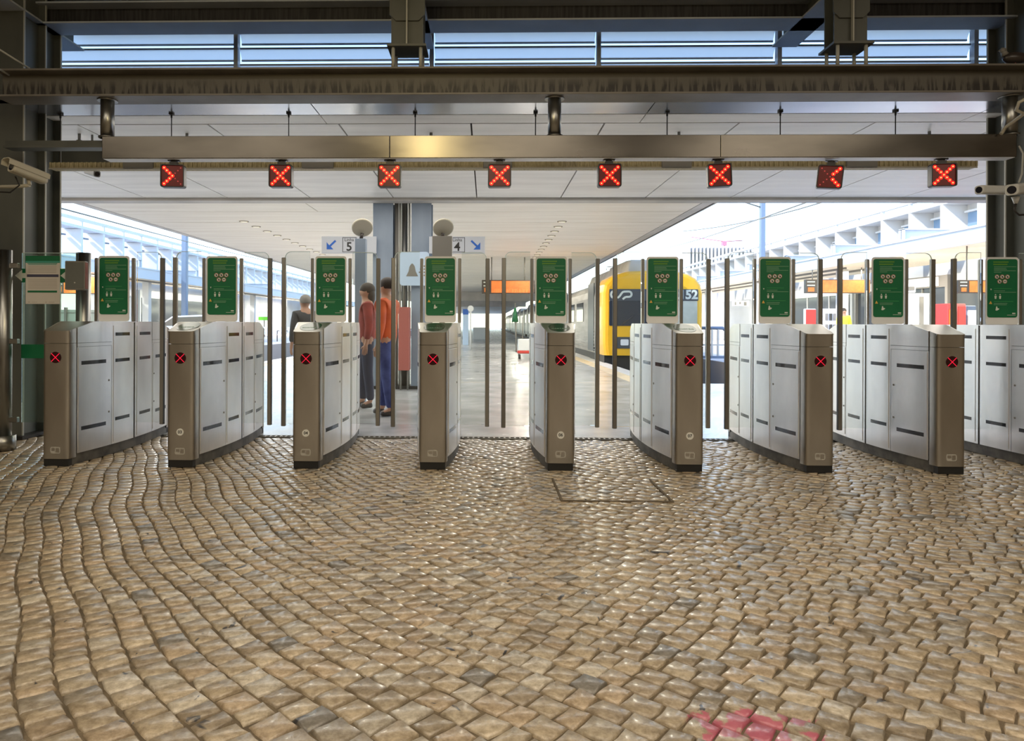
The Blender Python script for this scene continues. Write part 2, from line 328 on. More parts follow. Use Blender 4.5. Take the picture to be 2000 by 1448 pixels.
# ================================================================== SETTING
# floor: grout bed, cobbles, platform paving
floor = struct(MB().box(-9, 9, -9, 6.86, -0.30, -0.0115).build('floor', stone_bg))
GATE_X = [-3.275 + 0.9583 * i for i in range(9)]; GY = 6.245
pf = MB().prism([(-9.2, 6.95), (9.2, 6.95), (9.2, 7.2), (14, 7.2), (14, 13.4), (3.3, 13.4), (3.3, 160), (-6.2, 160), (-6.2, 13.4), (-20, 13.4), (-20, 7.2), (-9.2, 7.2)], 'z', -0.9, 0.0).build('floor', plat_m); struct(pf)
MB().box(2.72, 3.02, 13.4, 160, 0, 0.004).box(-5.9, -5.6, 13.4, 160, 0, 0.004).box(-5.6, 2.72, 13.4, 13.42, 0, 0.002).build('warning_strip', strip_m, pf)
MB().box(3.02, 3.36, 13.4, 160, -0.14, 0.012).box(-6.26, -5.9, 13.4, 160, -0.14, 0.012).build('edge_coping', coping_m, pf)
# slotted drain
dr = thing('drain_channel', (0, 6.905, 0), 'dark slotted metal drain channel crossing the floor between the gates', 'drain')
lanes = [(-9, GATE_X[0]-0.16)] + [(GATE_X[i]+0.16, GATE_X[i+1]-0.16) for i in range(8)] + [(GATE_X[8]+0.16, 9)]
for a, c_ in lanes:
    q = MB().box(a, c_, 6.862, 6.948, -0.12, -0.03).box(a, c_, 6.86, 6.872, -0.03, 0.002).box(a, c_, 6.938, 6.95, -0.03, 0.002); x = a+0.01
    while x < c_-0.02: q.box(x, x+0.018, 6.87, 6.94, -0.035, 0.001); x += 0.05
    tag(q.build('grating', tin, dr, (0, 6.905, 0)), kind='stuff')
# distant ground between the platforms
gr = struct(MB().box(-60, 60, 13.4, 260, -1.3, -0.85).box(-60, -20, -9, 13.4, -1.3, -0.85).box(14, 60, -9, 13.4, -1.3, -0.85).build('ground', ballast_m))
rl = MB()
for x in (3.95, 5.4, -7.8, -9.25):
    rl.box(x-0.035, x+0.035, 14, 160, -0.85, -0.70)
rl.build('rail', tin, gr)
q = MB()
for k in range(80): q.box(3.4, 5.95, 14.6+k*0.65, 14.85+k*0.65, -0.86, -0.80); q.box(-9.8, -7.2, 14.6+k*0.65, 14.85+k*0.65, -0.86, -0.80)
tag(q.build('sleepers', plinth_m, gr), kind='stuff')

# cobble courses follow wavy level lines
PITCH = 0.088
def phi_(x): return R(129 + 14*math.tanh((x+0.3)/2.0))
_SI = [0.0]
for k in range(2800): _SI.append(_SI[-1] + math.sin(phi_(-14+0.01*(k+0.5)))*0.01)
def Fl(x, y):
    t = min(max((x+14)/0.01, 0), 2799); i = min(int(t), 2798); v = _SI[i] + (_SI[i+1]-_SI[i])*(t-i) - _SI[1400]
    return v - (y-4.2)*math.cos(phi_(x)) + 0.030*math.sin(2.6*y+1.3*x) + 0.012*math.sin(5.1*y-2.3*x)
def grad(x, y, e=1e-3): return ((Fl(x+e, y)-Fl(x-e, y))/(2*e), (Fl(x, y+e)-Fl(x, y-e))/(2*e))
def solve_x(val, y, x):
    for _ in range(40):
        g = grad(x, y)[0]; g = g if abs(g) > 0.2 else 0.2; d = (Fl(x, y)-val)/g; x -= max(-0.4, min(0.4, d))
        if abs(d) < 1e-4: break
    return x
stones = []
for n_ in range(-110, 110):
    val = n_*PITCH; x = solve_x(val, 1.2, val); y = 1.2 + random.uniform(0, 0.08)
    while y < 6.87:
        gx, gy = grad(x, y); g = math.hypot(gx, gy); tx, ty = -gy/g, gx/g
        if ty < 0: tx, ty = -tx, -ty
        L = random.choice((0.076, 0.083, 0.088, 0.092, 0.098, 0.108)) * random.uniform(0.95, 1.05)
        cx_, cy_ = x + tx*L/2, y + ty*L/2
        gx, gy = grad(cx_, cy_); g = math.hypot(gx, gy); Wd = PITCH/g
        if abs(cx_) < 0.78*cy_ + 1.1 and cy_ < 6.80 and abs(cx_) < 6.4:
            stones.append((cx_, cy_, L, Wd, tx, ty))
        x += tx*L; y += ty*L; x = solve_x(val, y, x)
PAL = [(0.50, 0.41, 0.29), (0.53, 0.44, 0.315), (0.47, 0.385, 0.27), (0.56, 0.475, 0.35), (0.44, 0.36, 0.26), (0.52, 0.41, 0.285)]
def stone_geo(s, ox=0, oy=0):
    cx_, cy_, L, Wd, tx, ty = s; nx, ny = -ty, tx
    gp = 0.0045; a, b_ = L/2-gp, Wd/2-gp; j = lambda k=0.0055: random.uniform(-k, k)
    loc = [(-a, -b_), (0, -b_), (a, -b_), (a, 0), (a, b_), (0, b_), (-a, b_), (-a, 0)]
    loc = [(p+j(), q_+j()) if i % 2 == 0 else (p+j(0.003), q_+j(0.003)) for i, (p, q_) in enumerate(loc)]
    h = random.uniform(-0.0035, 0.001); sx_, sy_ = random.gauss(0, 0.034), random.gauss(0, 0.034)
    W3 = lambda p, q_, z: (cx_-ox + p*tx + q_*nx, cy_-oy + p*ty + q_*ny, z)
    vs = [W3(p*0.99, q_*0.99, -0.03) for p, q_ in loc] + [W3(p, q_, h-0.0055+sx_*p+sy_*q_) for p, q_ in loc] \
        + [W3(p*0.88, q_*0.88, h+sx_*p+sy_*q_+random.uniform(-0.0009, 0.0009)) for p, q_ in loc] + [W3(0, 0, h+random.uniform(-0.0008, 0.0016))]
    fs = []
    for k in (0, 8):
        for i in range(8): jn = (i+1) % 8; fs.append((k+i, k+jn, k+8+jn, k+8+i))
    for i in range(8): fs.append((16+i, 16+(i+1) % 8, 24))
    return vs, fs
def stone_col():
    r_ = random.random(); c = random.choice(PAL); k = random.uniform(0.80, 1.16)
    if r_ < 0.035: c = (0.27, 0.25, 0.22)
    elif r_ < 0.10: c = (0.38, 0.33, 0.26)
    elif r_ < 0.16: c = (0.60, 0.54, 0.44)
    return (c[0]*k, c[1]*k, c[2]*k, 1)
def set_tint(me, cols):
    at_ = me.color_attributes.new('tint', 'FLOAT_COLOR', 'POINT'); flat = []
    for c in cols: flat += c
    at_.data.foreach_set('color', flat)
def scr(s): return -(s[1]) if abs(s[0] + 0.05) < 0.73*s[1] + 0.02 and s[1] > 1.85 else -99
stones.sort(key=scr, reverse=True)
for s in stones[:300]:
    vs, fs = stone_geo(s, s[0], s[1]); me = bpy.data.meshes.new('cobblestone'); me.from_pydata(vs, [], fs)
    me.polygons.foreach_set('use_smooth', [True]*len(fs)); me.materials.append(cob); set_tint(me, [stone_col()]*len(vs))
    o = bpy.data.objects.new('cobblestone', me); C.objects.link(o); o.location = (s[0], s[1], 0); o.parent = floor
q = MB(); cols = []
for s in stones[300:]:
    vs, fs = stone_geo(s); q.add(vs, fs, True); c = stone_col(); cols += [c]*len(vs)
me = bpy.data.meshes.new('cobblestones'); me.from_pydata(q.v, [], q.f); me.polygons.foreach_set('use_smooth', q.sm); me.materials.append(cob); set_tint(me, cols)
o = bpy.data.objects.new('cobblestones', me); C.objects.link(o); o.parent = floor; o['kind'] = 'stuff'
# inspection cover frame set in the cobbles
cvr = thing('inspection_cover', (0.81, 4.8, 0), 'thin metal frame of an inspection cover inset with cobbles before the central gates', 'manhole cover')
MB().box(0.465, 1.165, 4.46, 4.478, -0.02, 0.0035).box(0.465, 0.48, 4.478, 5.10, -0.02, 0.0035).box(1.15, 1.165, 4.478, 5.10, -0.02, 0.0035).build('cover_frame', mat('rusty_frame', (0.12, 0.09, 0.055), 0.7), cvr, (0.81, 4.8, 0))

# hall shell round the camera
struct(MB().box(-9, 9, -9, 7.86, 5.0, 5.2).build('ceiling', roof_m))
struct(MB().box(-9.2, 9.2, -9.2, -9, -0.3, 5.2).build('wall_back', hall_m))
struct(MB().box(-9.2, -9, -9, 7.2, -0.3, 5.2).build('wall_left', hall_m))
struct(MB().box(9, 9.2, -9, 7.2, -0.3, 5.2).build('wall_right', hall_m))
struct(MB().box(-9, -4.98, 7.0, 7.2, 0.0, 5.0).build('wall_front', hall_m))
struct(MB().box(5.75, 9, 7.0, 7.2, 0.0, 5.0).build('wall_front', hall_m))

# near canopy ceiling, each panel its own piece
CZ = 3.15
cn = struct(MB().box(-14, 12, 6.7, 11.71, CZ+0.035, CZ+0.22).build('ceiling', joint_m))
for a0, a1, m_, nm in ((6.62, 7.02, ceil_strip, 'flashing'), (7.04, 7.33, ceil_m, 'ceiling_panel')):
    for k in range(-3, 4):
        xx = k*3.2 - 0.05; MB().box(xx-1.595, xx+1.595, a0, a1, CZ, CZ+0.03).build(nm, m_, cn)
for k in range(-9, 9):
    x0 = -0.165 + k*1.364
    MB().box(x0+0.009, x0+1.355, 7.355, 11.66, CZ, CZ+0.03).build('ceiling_panel', ceil_m, cn)
MB().box(-14, 12, 11.68, 11.95, CZ-0.045, CZ+0.25).build('edge_trim', fascia_m, cn)
# platform canopy beyond
cf = struct(MB().box(-7.15, 3.9, 11.95, 150, CZ+0.02, CZ+0.30).build('ceiling', joint_m))
y = 11.98; rown = 0
while y < 80:
    hgt = 1.1 if rown == 0 else 1.43
    xs = [-6.95, -3.1 + 0.02*rown, 3.62] if rown < 1 else [-6.95, 3.62]
    for a, c_ in zip(xs[:-1], xs[1:]): MB().box(a+0.008, c_-0.008, y+0.012, y+hgt-0.012, CZ-0.005, CZ+0.02).build('ceiling_panel', ceil_cream, cf)
    y += hgt; rown += 1
MB().box(-6.95, 3.62, y, 150, CZ-0.005, CZ+0.02).build('ceiling_panel', ceil_cream, cf)
MB().prism([(3.63, CZ-0.005), (3.95, CZ+0.03), (3.97, CZ+0.32), (3.63, CZ+0.32)], 'y', 11.97, 150).prism([(-6.97, CZ-0.005), (-7.25, CZ+0.03), (-7.27, CZ+0.32), (-6.97, CZ+0.32)], 'y', 11.97, 150).build('canopy_fascia', fascia_m, cf)
rim = mat('downlight_rim', (0.30, 0.26, 0.2), 0.5); lit = mat('downlight_lit', (0.8, 0.75, 0.6), 0.5, emit=(1.0, 0.85, 0.6), es=0.6)
dl = None
for x in (1.5, -4.9):
    for k in range(12):
        yy = 14.35 + k*0.77
        if dl is None:
            dl = thing('downlight', (x, yy, CZ-0.005), 'round recessed downlight in a canopy row', 'ceiling light')
            MB().cyl((0, 0, -0.012), (0, 0, 0.0), 0.095, 16).build('rim', rim, dl); MB().cyl((0, 0, -0.014), (0, 0, -0.012), 0.07, 16).build('diffuser', lit, dl); o = dl
        else: o = copy_tree(dl, None, (x, yy, CZ-0.005))
        o['label'] = 'round downlight in the canopy row %s of the central column, %s nearest' % ('right' if x > 0 else 'left', ORD[k])
        o['group'] = 'downlights in the right row' if x > 0 else 'downlights in the left row'
# far beams and end wall under the platform canopy
for i, yy in enumerate((46, 62)):
    tag(MB().box(-6.0, 3.4, yy, yy+0.35, 2.55, 3.12).build('cross_beam', fascia_m), 'pale cross beam under the far end of the platform canopy' if i else 'pale cross beam under the platform canopy behind the display', 'beam')

# ------------------------------------------------------------------ main beams
def ibeam_x(name, x0, x1, yc, w, z0, z1, m, tf=0.018, label='', fw=None):
    t = thing(name, ((x0+x1)/2, yc, z0), label, 'beam'); off = ((x0+x1)/2, yc, z0)
    MB().box(x0, x1, yc-w/2, yc+w/2, z0, z0+tf).build('lower_flange', fw or m, t, off, 0.003)
    o = MB().box(x0, x1, yc-w/2, yc+w/2, z1-tf, z1).build('upper_flange', fw or m, t, off, 0.003)
    q_ = MB().box(x0, x1, yc-0.008, yc+0.008, z0+tf, z1-tf).build('web', m, t)
    q_.location = (-off[0], -off[1], -off[2])
    return t
fl_m = noise_col(mat('flange_paint', (0.3, 0.28, 0.25), 0.4), (0.14, 0.125, 0.105), (0.2, 0.185, 0.165), 3)
ibeam_x('steel_beam', P(4, 180, 6.3)[0], 5.6, 6.315, 0.25, 3.08, 3.325, bm_, label='long brown steel beam with drip stains across the hall above the gates', fw=fl_m)
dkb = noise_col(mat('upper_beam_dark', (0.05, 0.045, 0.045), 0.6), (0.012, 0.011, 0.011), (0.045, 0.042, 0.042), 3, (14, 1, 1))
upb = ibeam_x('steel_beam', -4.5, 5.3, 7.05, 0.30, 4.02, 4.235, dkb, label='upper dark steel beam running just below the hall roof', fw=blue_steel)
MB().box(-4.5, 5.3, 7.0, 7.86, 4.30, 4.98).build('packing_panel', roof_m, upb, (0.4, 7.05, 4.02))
# rafters along the depth
for i, (xc, lab) in enumerate(((-4.47, 'left roof rafter running into depth above the left column'), (-0.70, 'middle roof rafter above the central beam stub'), (3.12, 'right roof rafter above the right beam stub'))):
    t = thing('roof_rafter', (xc, 5, 4.02), lab, 'beam')
    y1 = 7.62; off = (xc, 5, 4.02)
    MB().box(xc-0.125, xc+0.125, -9, y1, 4.02, 4.038).build('lower_flange', blue_steel, t, off)
    MB().box(xc-0.125, xc+0.125, -9, y1, 4.30, 4.318).build('upper_flange', blue_steel, t, off)
    MB().box(xc-0.008, xc+0.008, -9, y1, 4.038, 4.30).build('web', grey_col, t, off)
    for e_ in (-0.1255, 0.1255): MB().box(xc+e_-0.0015, xc+e_+0.0015, -9, y1, 4.02, 4.038).build('lit_edge', edge_m, t, off)  # lit flange edges put in as pale strips
# stubs standing on the main beam
def stub(xc, lab):
    t = thing('beam_stub', (xc, 6.32, 3.325), lab, 'bracket'); off = (xc, 6.32, 3.325)
    MB().box(xc-0.17, xc+0.17, 6.18, 6.47, 3.50, 3.52).build('base_plate', grey_col, t, off)
    for sx_ in (-1, 1):
        for yy in (6.22, 6.42): MB().cyl((xc+sx_*0.12, yy, 3.325), (xc+sx_*0.12, yy, 3.51), 0.016, 8).build('anchor_bolt', edge_m, t, off)
    for y_ in (6.24, 6.41): MB().box(xc-0.14, xc+0.14, y_, y_+0.015, 3.52, 4.02).build('flange', grey_col, t, off)
    MB().box(xc-0.007, xc+0.007, 6.255, 6.41, 3.52, 4.02).build('web', grey_col, t, off)
    g = [(-0.155, 4.02), (-0.155, 3.79), (-0.10, 3.735), (0.10, 3.735), (0.155, 3.79), (0.155, 4.02)]
    MB().prism([(xc+a, z) for a, z in g], 'y', 6.222, 6.238).build('gusset_plate', grey_col, t, off, 0.003)
    MB().box(xc-0.006, xc+0.006, 6.19, 6.222, 3.52, 4.02).build('stiffener', edge_m, t, off)
stub(-0.70, 'bolted steel stub standing on the long brown beam, the middle one')
stub(3.12, 'bolted steel stub standing on the long brown beam, the right one')
# compound columns
def column(xi, sgn, lab):
    """xi = face towards the gates, plates step back in depth"""
    xo = xi + sgn*0.25; a, b_ = sorted((xi, xo)); t = thing('steel_column', ((a+b_)/2, 6.9, 0), lab, 'column'); off = ((a+b_)/2, 6.9, 0)
    for y0 in (6.62, 6.95, 7.20):
        MB().box(a, b_, y0, y0+0.014, 0.03, 4.9).build('flange', grey_col, t, off)
        e = (xi-0.004, xi+0.006) if sgn < 0 else (xi-0.006, xi+0.004)
        MB().box(e[0], e[1], y0-0.002, y0+0.016, 0.03, 4.9).build('flange_edge', edge_m, t, off)  # light on the flange edge painted as a pale strip
    xm = (a+b_)/2 + (-sgn)*0.05
    MB().box(xm-0.006, xm+0.006, 6.634, 7.20, 0.03, 4.9).build('web', grey_col, t, off)
    MB().box(a-0.04, b_+0.04, 6.56, 7.27, 0.0, 0.03).build('base_plate', dark, t, off)
column(-4.35, -1, 'dark steel column behind the glass screen left of the gates')
column(4.94, 1, 'dark steel column behind the rightmost ticket gate')
# light pipes on the left above the beam
tag(MB().tube([P(-20, 85, 6.1), P(58, 134, 6.28)], 0.009, 6).build('conduit', edge_m), 'thin pale conduit slanting down to the beam, upper one at far left', 'pipe')
tag(MB().tube([P(-25, 121, 5.9), P(18, 147, 6.15)], 0.009, 6).build('conduit', edge_m), 'thin pale conduit slanting down to the beam, lower one at far left', 'pipe')

# louvres of the clerestory
lt = thing('louvre_window', (0, 7.75, 3.6), 'bluish translucent louvres in a clerestory above the beam', 'window'); off = (0, 7.75, 3.6)
seg = [-5.9, -2.72, -0.60, 1.19, 3.10, 5.15, 6.4]
for k in range(6):
    z0 = 3.42 + k*0.178
    for a, c_ in zip(seg[:-1], seg[1:]):
        a2, c2 = a+0.03, c_-0.03
        MB().add([(a2, 7.79, z0+0.02), (c2, 7.79, z0+0.02), (c2, 7.73, z0+0.116), (a2, 7.73, z0+0.116), (a2, 7.796, z0+0.022), (c2, 7.796, z0+0.022), (c2, 7.736, z0+0.118), (a2, 7.736, z0+0.118)],
                 [(0, 1, 2, 3), (7, 6, 5, 4), (0, 4, 5, 1), (1, 5, 6, 2), (2, 6, 7, 3), (3, 7, 4, 0)]).build('louvre_slat', lv, lt, off)
        for ya_, yb2, za_, zb_ in ((7.722, 7.738, 0.116, 0.134), (7.782, 7.798, 0.006, 0.024)): MB().box(a2, c2, ya_, yb2, z0+za_, z0+zb_).build('slat_rail', blue_steel, lt, off)
for x in seg[1:-1]: MB().box(x-0.022, x+0.022, 7.68, 7.76, 3.37, 4.5).build('mullion', blue_steel, lt, off)
MB().box(-6, 6.5, 7.66, 7.95, 3.37, 3.42).build('sill', blue_steel, lt, off)

# ------------------------------------------------------------------ stainless gantry with LED crosses
BY0, BY1 = 6.24, 6.38
bz1 = P(1000, 264, BY0)[2]; bz0 = P(1000, 309, BY0)[2]; bx0 = P(199, 290, BY0)[0]; bx1 = P(1986, 290, BY0)[0]
gt = thing('gantry_rail', (0, 6.31, bz0), 'long stainless steel box rail carrying the red cross signals', 'rail'); off = (0, 6.31, bz0)
for a, c_ in ((bx0, P(761, 290, BY0)[0]-0.001), (P(761, 290, BY0)[0]+0.001, P(1408, 290, BY0)[0]-0.001), (P(1408, 290, BY0)[0]+0.001, bx1)):
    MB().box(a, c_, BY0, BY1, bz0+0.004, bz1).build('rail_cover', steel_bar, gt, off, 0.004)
MB().box(bx0+0.01, bx1-0.01, BY0+0.008, BY1-0.008, bz0, bz0+0.006).build('bottom_strip', white, gt, off)
for u in (210, 1083, 1972):
    x = P(u, 220, 6.31)[0]
    MB().cyl((x, 6.31, bz1), (x, 6.31, 3.08), 0.058, 20).build('hanger_post', post_m, gt, off)
    for za_, zb_, r_ in ((bz1, bz1+0.012, 0.075), (3.068, 3.08, 0.085)): MB().cyl((x, 6.31, za_), (x, 6.31, zb_), r_, 20).build('collar', post_m, gt, off)
tag(MB().box(P(30, 285, 6.5)[0], bx0-0.004, 6.36, 6.44, P(30, 288, 6.4)[2], P(30, 277, 6.4)[2]).box(P(30, 285, 6.5)[0], bx0-0.004, 6.33, 6.47, P(30, 292, 6.4)[2], P(30, 288, 6.4)[2]).build('tie_bracket', grey_col), 'short grey tie bracket joining the steel rail to the left column', 'bracket')

def led_sign():
    t = thing('lane_signal', (0, 6.31, bz0), 'x', 'signal light', 'red cross lane signals under the steel rail')
    zt = -0.045; s_ = 0.202
    MB().cyl((0, 0, -0.02), (0, 0, 0), 0.03, 10).box(-0.032, 0.032, -0.03, 0.02, -0.05, -0.016).box(-0.05, 0.05, -0.02, 0.02, -0.008, 0).build('mounting_bracket', led_case, t)
    MB().prism(rrect(-s_/2, s_/2, zt-s_, zt, 0.018), 'y', -0.045, 0.02).build('housing', led_case, t, bev=0.003)
    # raised hood rim
    o = rrect(-s_/2, s_/2, zt-s_, zt, 0.018); i_ = rrect(-s_/2+0.009, s_/2-0.009, zt-s_+0.009, zt-0.009, 0.012); n_ = len(o)
    MB().add([(x, -0.045, z) for x, z in o]+[(x, -0.062, z) for x, z in o]+[(x, -0.062, z) for x, z in i_]+[(x, -0.045, z) for x, z in i_],
             [(k*n_+j, k*n_+(j+1) % n_, (k+1)*n_+(j+1) % n_, (k+1)*n_+j) for k in range(3) for j in range(n_)]).build('rim', led_case, t)
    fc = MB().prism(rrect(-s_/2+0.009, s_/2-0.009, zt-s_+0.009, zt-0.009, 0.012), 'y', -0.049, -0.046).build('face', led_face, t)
    zc = zt - s_/2; mesh_h = MB().prism(disc(0, 0, 0.0165, 14), 'y', -0.0505, -0.049); mesh_l = MB().cyl((0, -0.054, 0), (0, -0.0505, 0), 0.006, 8)
    h0 = mesh_h.build('diode_halo', led_halo, fc); l0 = mesh_l.build('diode', led, h0)
    first = True
    for k in range(-3, 4):
        for sg in ((1, -1) if k else (1,)):
            p = (k*0.0235, 0, zc + sg*k*0.0235)
            if first: h0.location = p; first = False
            else:
                c = h0.copy(); C.objects.link(c); c.parent = fc; c.location = p
                d = l0.copy(); C.objects.link(d); d.parent = c
    return t
LX = [P(u, 340, 6.31)[0] for u in (340, 550.5, 762, 975.5, 1189, 1402, 1624, 1838)]
ls = led_sign()
ords = ['first from the left, right half dim', 'second from the left', 'third from the left', 'fourth from the left', 'fifth from the left', 'sixth from the left, turned slightly', 'seventh from the left, tilted', 'eighth and rightmost']
rots = [(0, 0, 8), (0, 0, 1), (0, 0, 0), (0, 0, 0), (0, 0, 0), (0, -2, -6), (2, 6, -20), (0, 0, -8)]
dim = mat('led_dim', (0.3, 0.06, 0.06), 0.4, emit=(1.0, 0.08, 0.08), es=0.35)
for i, x in enumerate(LX):
    o = ls if i == 0 else copy_tree(ls, None, (x, 6.31, bz0))
    o.location = (x, 6.31, bz0 - (0.012 if i == 6 else 0)); o.rotation_euler = tuple(R(a) for a in rots[i]); o['label'] = 'square red LED cross signal, ' + ords[i]
signs = [o for o in bpy.data.objects if o.name.startswith('lane_signal')]
def dimmed(sign, test):
    fc = [c for c in sign.children if c.name.startswith('face')][0]
    for h in fc.children:
        if test(h.location):
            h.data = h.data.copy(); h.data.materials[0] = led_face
            for l in h.children: l.data = l.data.copy(); l.data.materials[0] = dim; 
for o in signs:
    if abs(o.location.x - LX[0]) < 0.01: dimmed(o, lambda p: p.x > 0.01)
    if abs(o.location.x - LX[6]) < 0.01: dimmed(o, lambda p: p.x < 0.01)

# hanger rods, cable tray, small ceiling fittings
ct = thing('cable_tray', (0, 6.95, 2.6), 'beige ribbed cable tray hung behind the steel rail', 'tray'); off = (0, 6.95, 2.6)
tz0, tz1 = P(1000, 329, 6.92)[2], P(1000, 316, 6.92)[2]; tx0, tx1 = P(98, 320, 6.92)[0], P(1906, 320, 6.92)[0]
q = MB().box(tx0, tx1, 6.90, 7.02, tz0, tz0+0.012).box(tx0, tx1, 6.92, 6.93, tz0+0.012, tz1)
q.build('tray', tray_m, ct, off)
q = MB(); x = tx0
while x < tx1: q.box(x, x+0.016, 6.905, 6.922, tz0+0.012, tz1); x += 0.045
tag(q.build('ribs', tray_m, ct, off), kind='stuff')
MB().box(tx0, tx1, 6.895, 6.902, tz0-0.008, tz0+0.006).build('pale_lip', cream, ct, off)
for (a, c_) in ((242, 300), (590, 652), (944, 1000), (1292, 1350), (1652, 1712)):
    MB().bbox(P(a, 320, 6.9)[0], P(c_, 320, 6.9)[0], 6.875, 6.905, tz0+0.0, tz1+0.01).build('junction_box', tin, ct, off)
tag(MB().box(tx0, tx1, 7.10, 7.16, P(1000, 318, 7.1)[2], P(1000, 288, 7.1)[2]).build('header_beam', grey_col), 'flat grey header beam behind the steel rail', 'beam')
rod = None
for k, u in enumerate((118, 335, 564, 811, 1046, 1303, 1524, 1749)):
    x = P(u, 230, 6.95)[0]
    if rod is None:
        rod = thing('hanger_rod', (x, 6.95, tz1), '', 'rod', 'thin rods that hang the cable tray')
        MB().cyl((0, 0, 0), (0, 0, 3.15-tz1), 0.005, 6).build('rod', cable, rod); MB().cyl((0, 0, 3.105-tz1), (0, 0, 3.15-tz1), 0.009, 8).box(-0.02, 0.02, -0.02, 0.02, 3.135-tz1, 3.15-tz1).build('clip', cable, rod); o = rod
    else: o = copy_tree(rod, None, (x, 6.95, tz1))
    o['label'] = 'thin dark rod above the steel rail, ' + ORD[k] + ' from the left'
for k, (u, lab) in enumerate(((155, 'left end near the post'), (365, 'between the first two signals'), (842, 'above the lamp reflection'), (1326, 'left of the right beam stub'), (1815, 'near the right column'))):
    x = P(u, 255, 7.7)[0]
    t = thing('sprinkler_head', (x, 7.7, 3.15), 'small dark sprinkler stub on the ceiling, ' + lab, 'sprinkler', 'sprinkler stubs on the ceiling')
    MB().cyl((0, 0, -0.07), (0, 0, 0), 0.016, 8).build('pipe_stub', tin, t); MB().cyl((0, 0, -0.085), (0, 0, -0.07), 0.03, 8).build('head', tin, t)

# ================================================================== TICKET GATES
HL = 0.87
def hw(y): return 0.172 - 0.066*min(1, (y/0.80)**2)
def outline(o=0.0):
    """closed plan outline of the cabinet, counter-clockwise"""
    right = [(0.072, -HL+0.0-o), (0.090, -HL+0.006-o), (0.1015+o, -HL+0.022), (0.1045+o, -HL+0.045)]
    ys = [-0.78 + 1.56*i/18 for i in range(19)]
    right += [(hw(y_)+o, y_) for y_ in ys]
    right += [(0.1045+o, HL-0.045), (0.1015+o, HL-0.022), (0.090, HL-0.006+o), (0.072, HL+o)]
    return right + [(-x, y_) for x, y_ in reversed(right)]
def ztop(y):
    a = abs(y)
    return 1.105 if a < 0.59 else 1.105 - 0.075*(a-0.59)/0.28
def side_panel(y0, y1, z0, z1, sg, o=0.004, th=0.012, n=7):
    q_ = MB(); rs = []
    for i in range(n):
        y_ = y0 + (y1-y0)*i/(n-1); zt = z1 if z1 is not None else ztop(y_)
        xo, xi = sg*(hw(y_)+o), sg*(hw(y_)+o-th)
        rs.append([(xo, y_, z0), (xo, y_, zt), (xi, y_, zt), (xi, y_, z0)])
    # outer face smooth, own vertices
    q_.rings(rs)
    return q_
gate = thing('ticket_gate', (0, 0, 0), 'x', 'ticket gate', 'stainless steel ticket gates in a row')
ol = outline(-0.012)
MB().rings([[(x, y_, 0) for x, y_ in ol], [(x, y_, 0.083) for x, y_ in ol]]).build('plinth', plinth_m, gate)
for a, c_ in ((-HL+0.006, -HL+0.08), (HL-0.08, HL-0.006)): MB().box(-0.094, 0.094, a, c_, 0.0, 0.056).build('plinth_end', dark, gate)
# dark core body (seen only in the joints)
ys = [-0.80 + 1.6*i/24 for i in range(25)]
q = MB(); rs = [[(-hw(y_)+0.008, y_, 0.08), (hw(y_)-0.008, y_, 0.08), (hw(y_)-0.008, y_, ztop(y_)-0.006), (-hw(y_)+0.008, y_, ztop(y_)-0.006)] for y_ in ys]
q.rings(rs).build('core', slot_m, gate)
# steel top plate and slanted lids
q = MB(); rs = [[(-hw(y_)-0.002, y_, 1.099), (hw(y_)+0.002, y_, 1.099), (hw(y_)+0.002, y_, 1.105), (-hw(y_)-0.002, y_, 1.105)] for y_ in [-0.588+1.176*i/12 for i in range(13)]]
q.rings(rs).build('top_plate', steel_side, gate)
for sg in (1, -1):
    q = MB(); rs = [[(-hw(y_)+0.004, sg*y_, ztop(y_)-0.008), (hw(y_)-0.004, sg*y_, ztop(y_)-0.008), (hw(y_)-0.004, sg*y_, ztop(y_)), (-hw(y_)+0.004, sg*y_, ztop(y_))] for y_ in [-0.86, -0.84, -0.8, -0.7, -0.6, -0.59]]
    lid = q.rings(rs).build('reader_lid', steel, gate)
# lower and upper nose covers at both ends
def nose(sg, z0, z1, name, slant=False):
    pts = [(0.108, -0.782), (0.1085, -0.80), (0.1065, -HL+0.045), (0.1035, -HL+0.024), (0.0985, -HL+0.010), (0.089, -HL+0.002), (0.078, -HL-0.0005), (0.066, -HL-0.001)]
    pts = pts + [(-x, y_) for x, y_ in reversed(pts)]
    top = [(x, sg*y_, (ztop(y_)+0.002 if slant else z1)) for x, y_ in pts]; bot = [(x, sg*y_, z0) for x, y_ in pts]
    q_ = MB(); n_ = len(pts); q_.add(bot+top, [(i, i+1, n_+i+1, n_+i) for i in range(n_-1)], True)
    q_.add(top, [tuple(range(n_))]); q_.add(bot, [tuple(range(n_))])
    return q_.build(name, steel, gate)
for sg in (1, -1):
    nose(sg, 0.056, 0.9345, 'end_cover'); nose(sg, 0.9375, 0, 'end_cap', True)
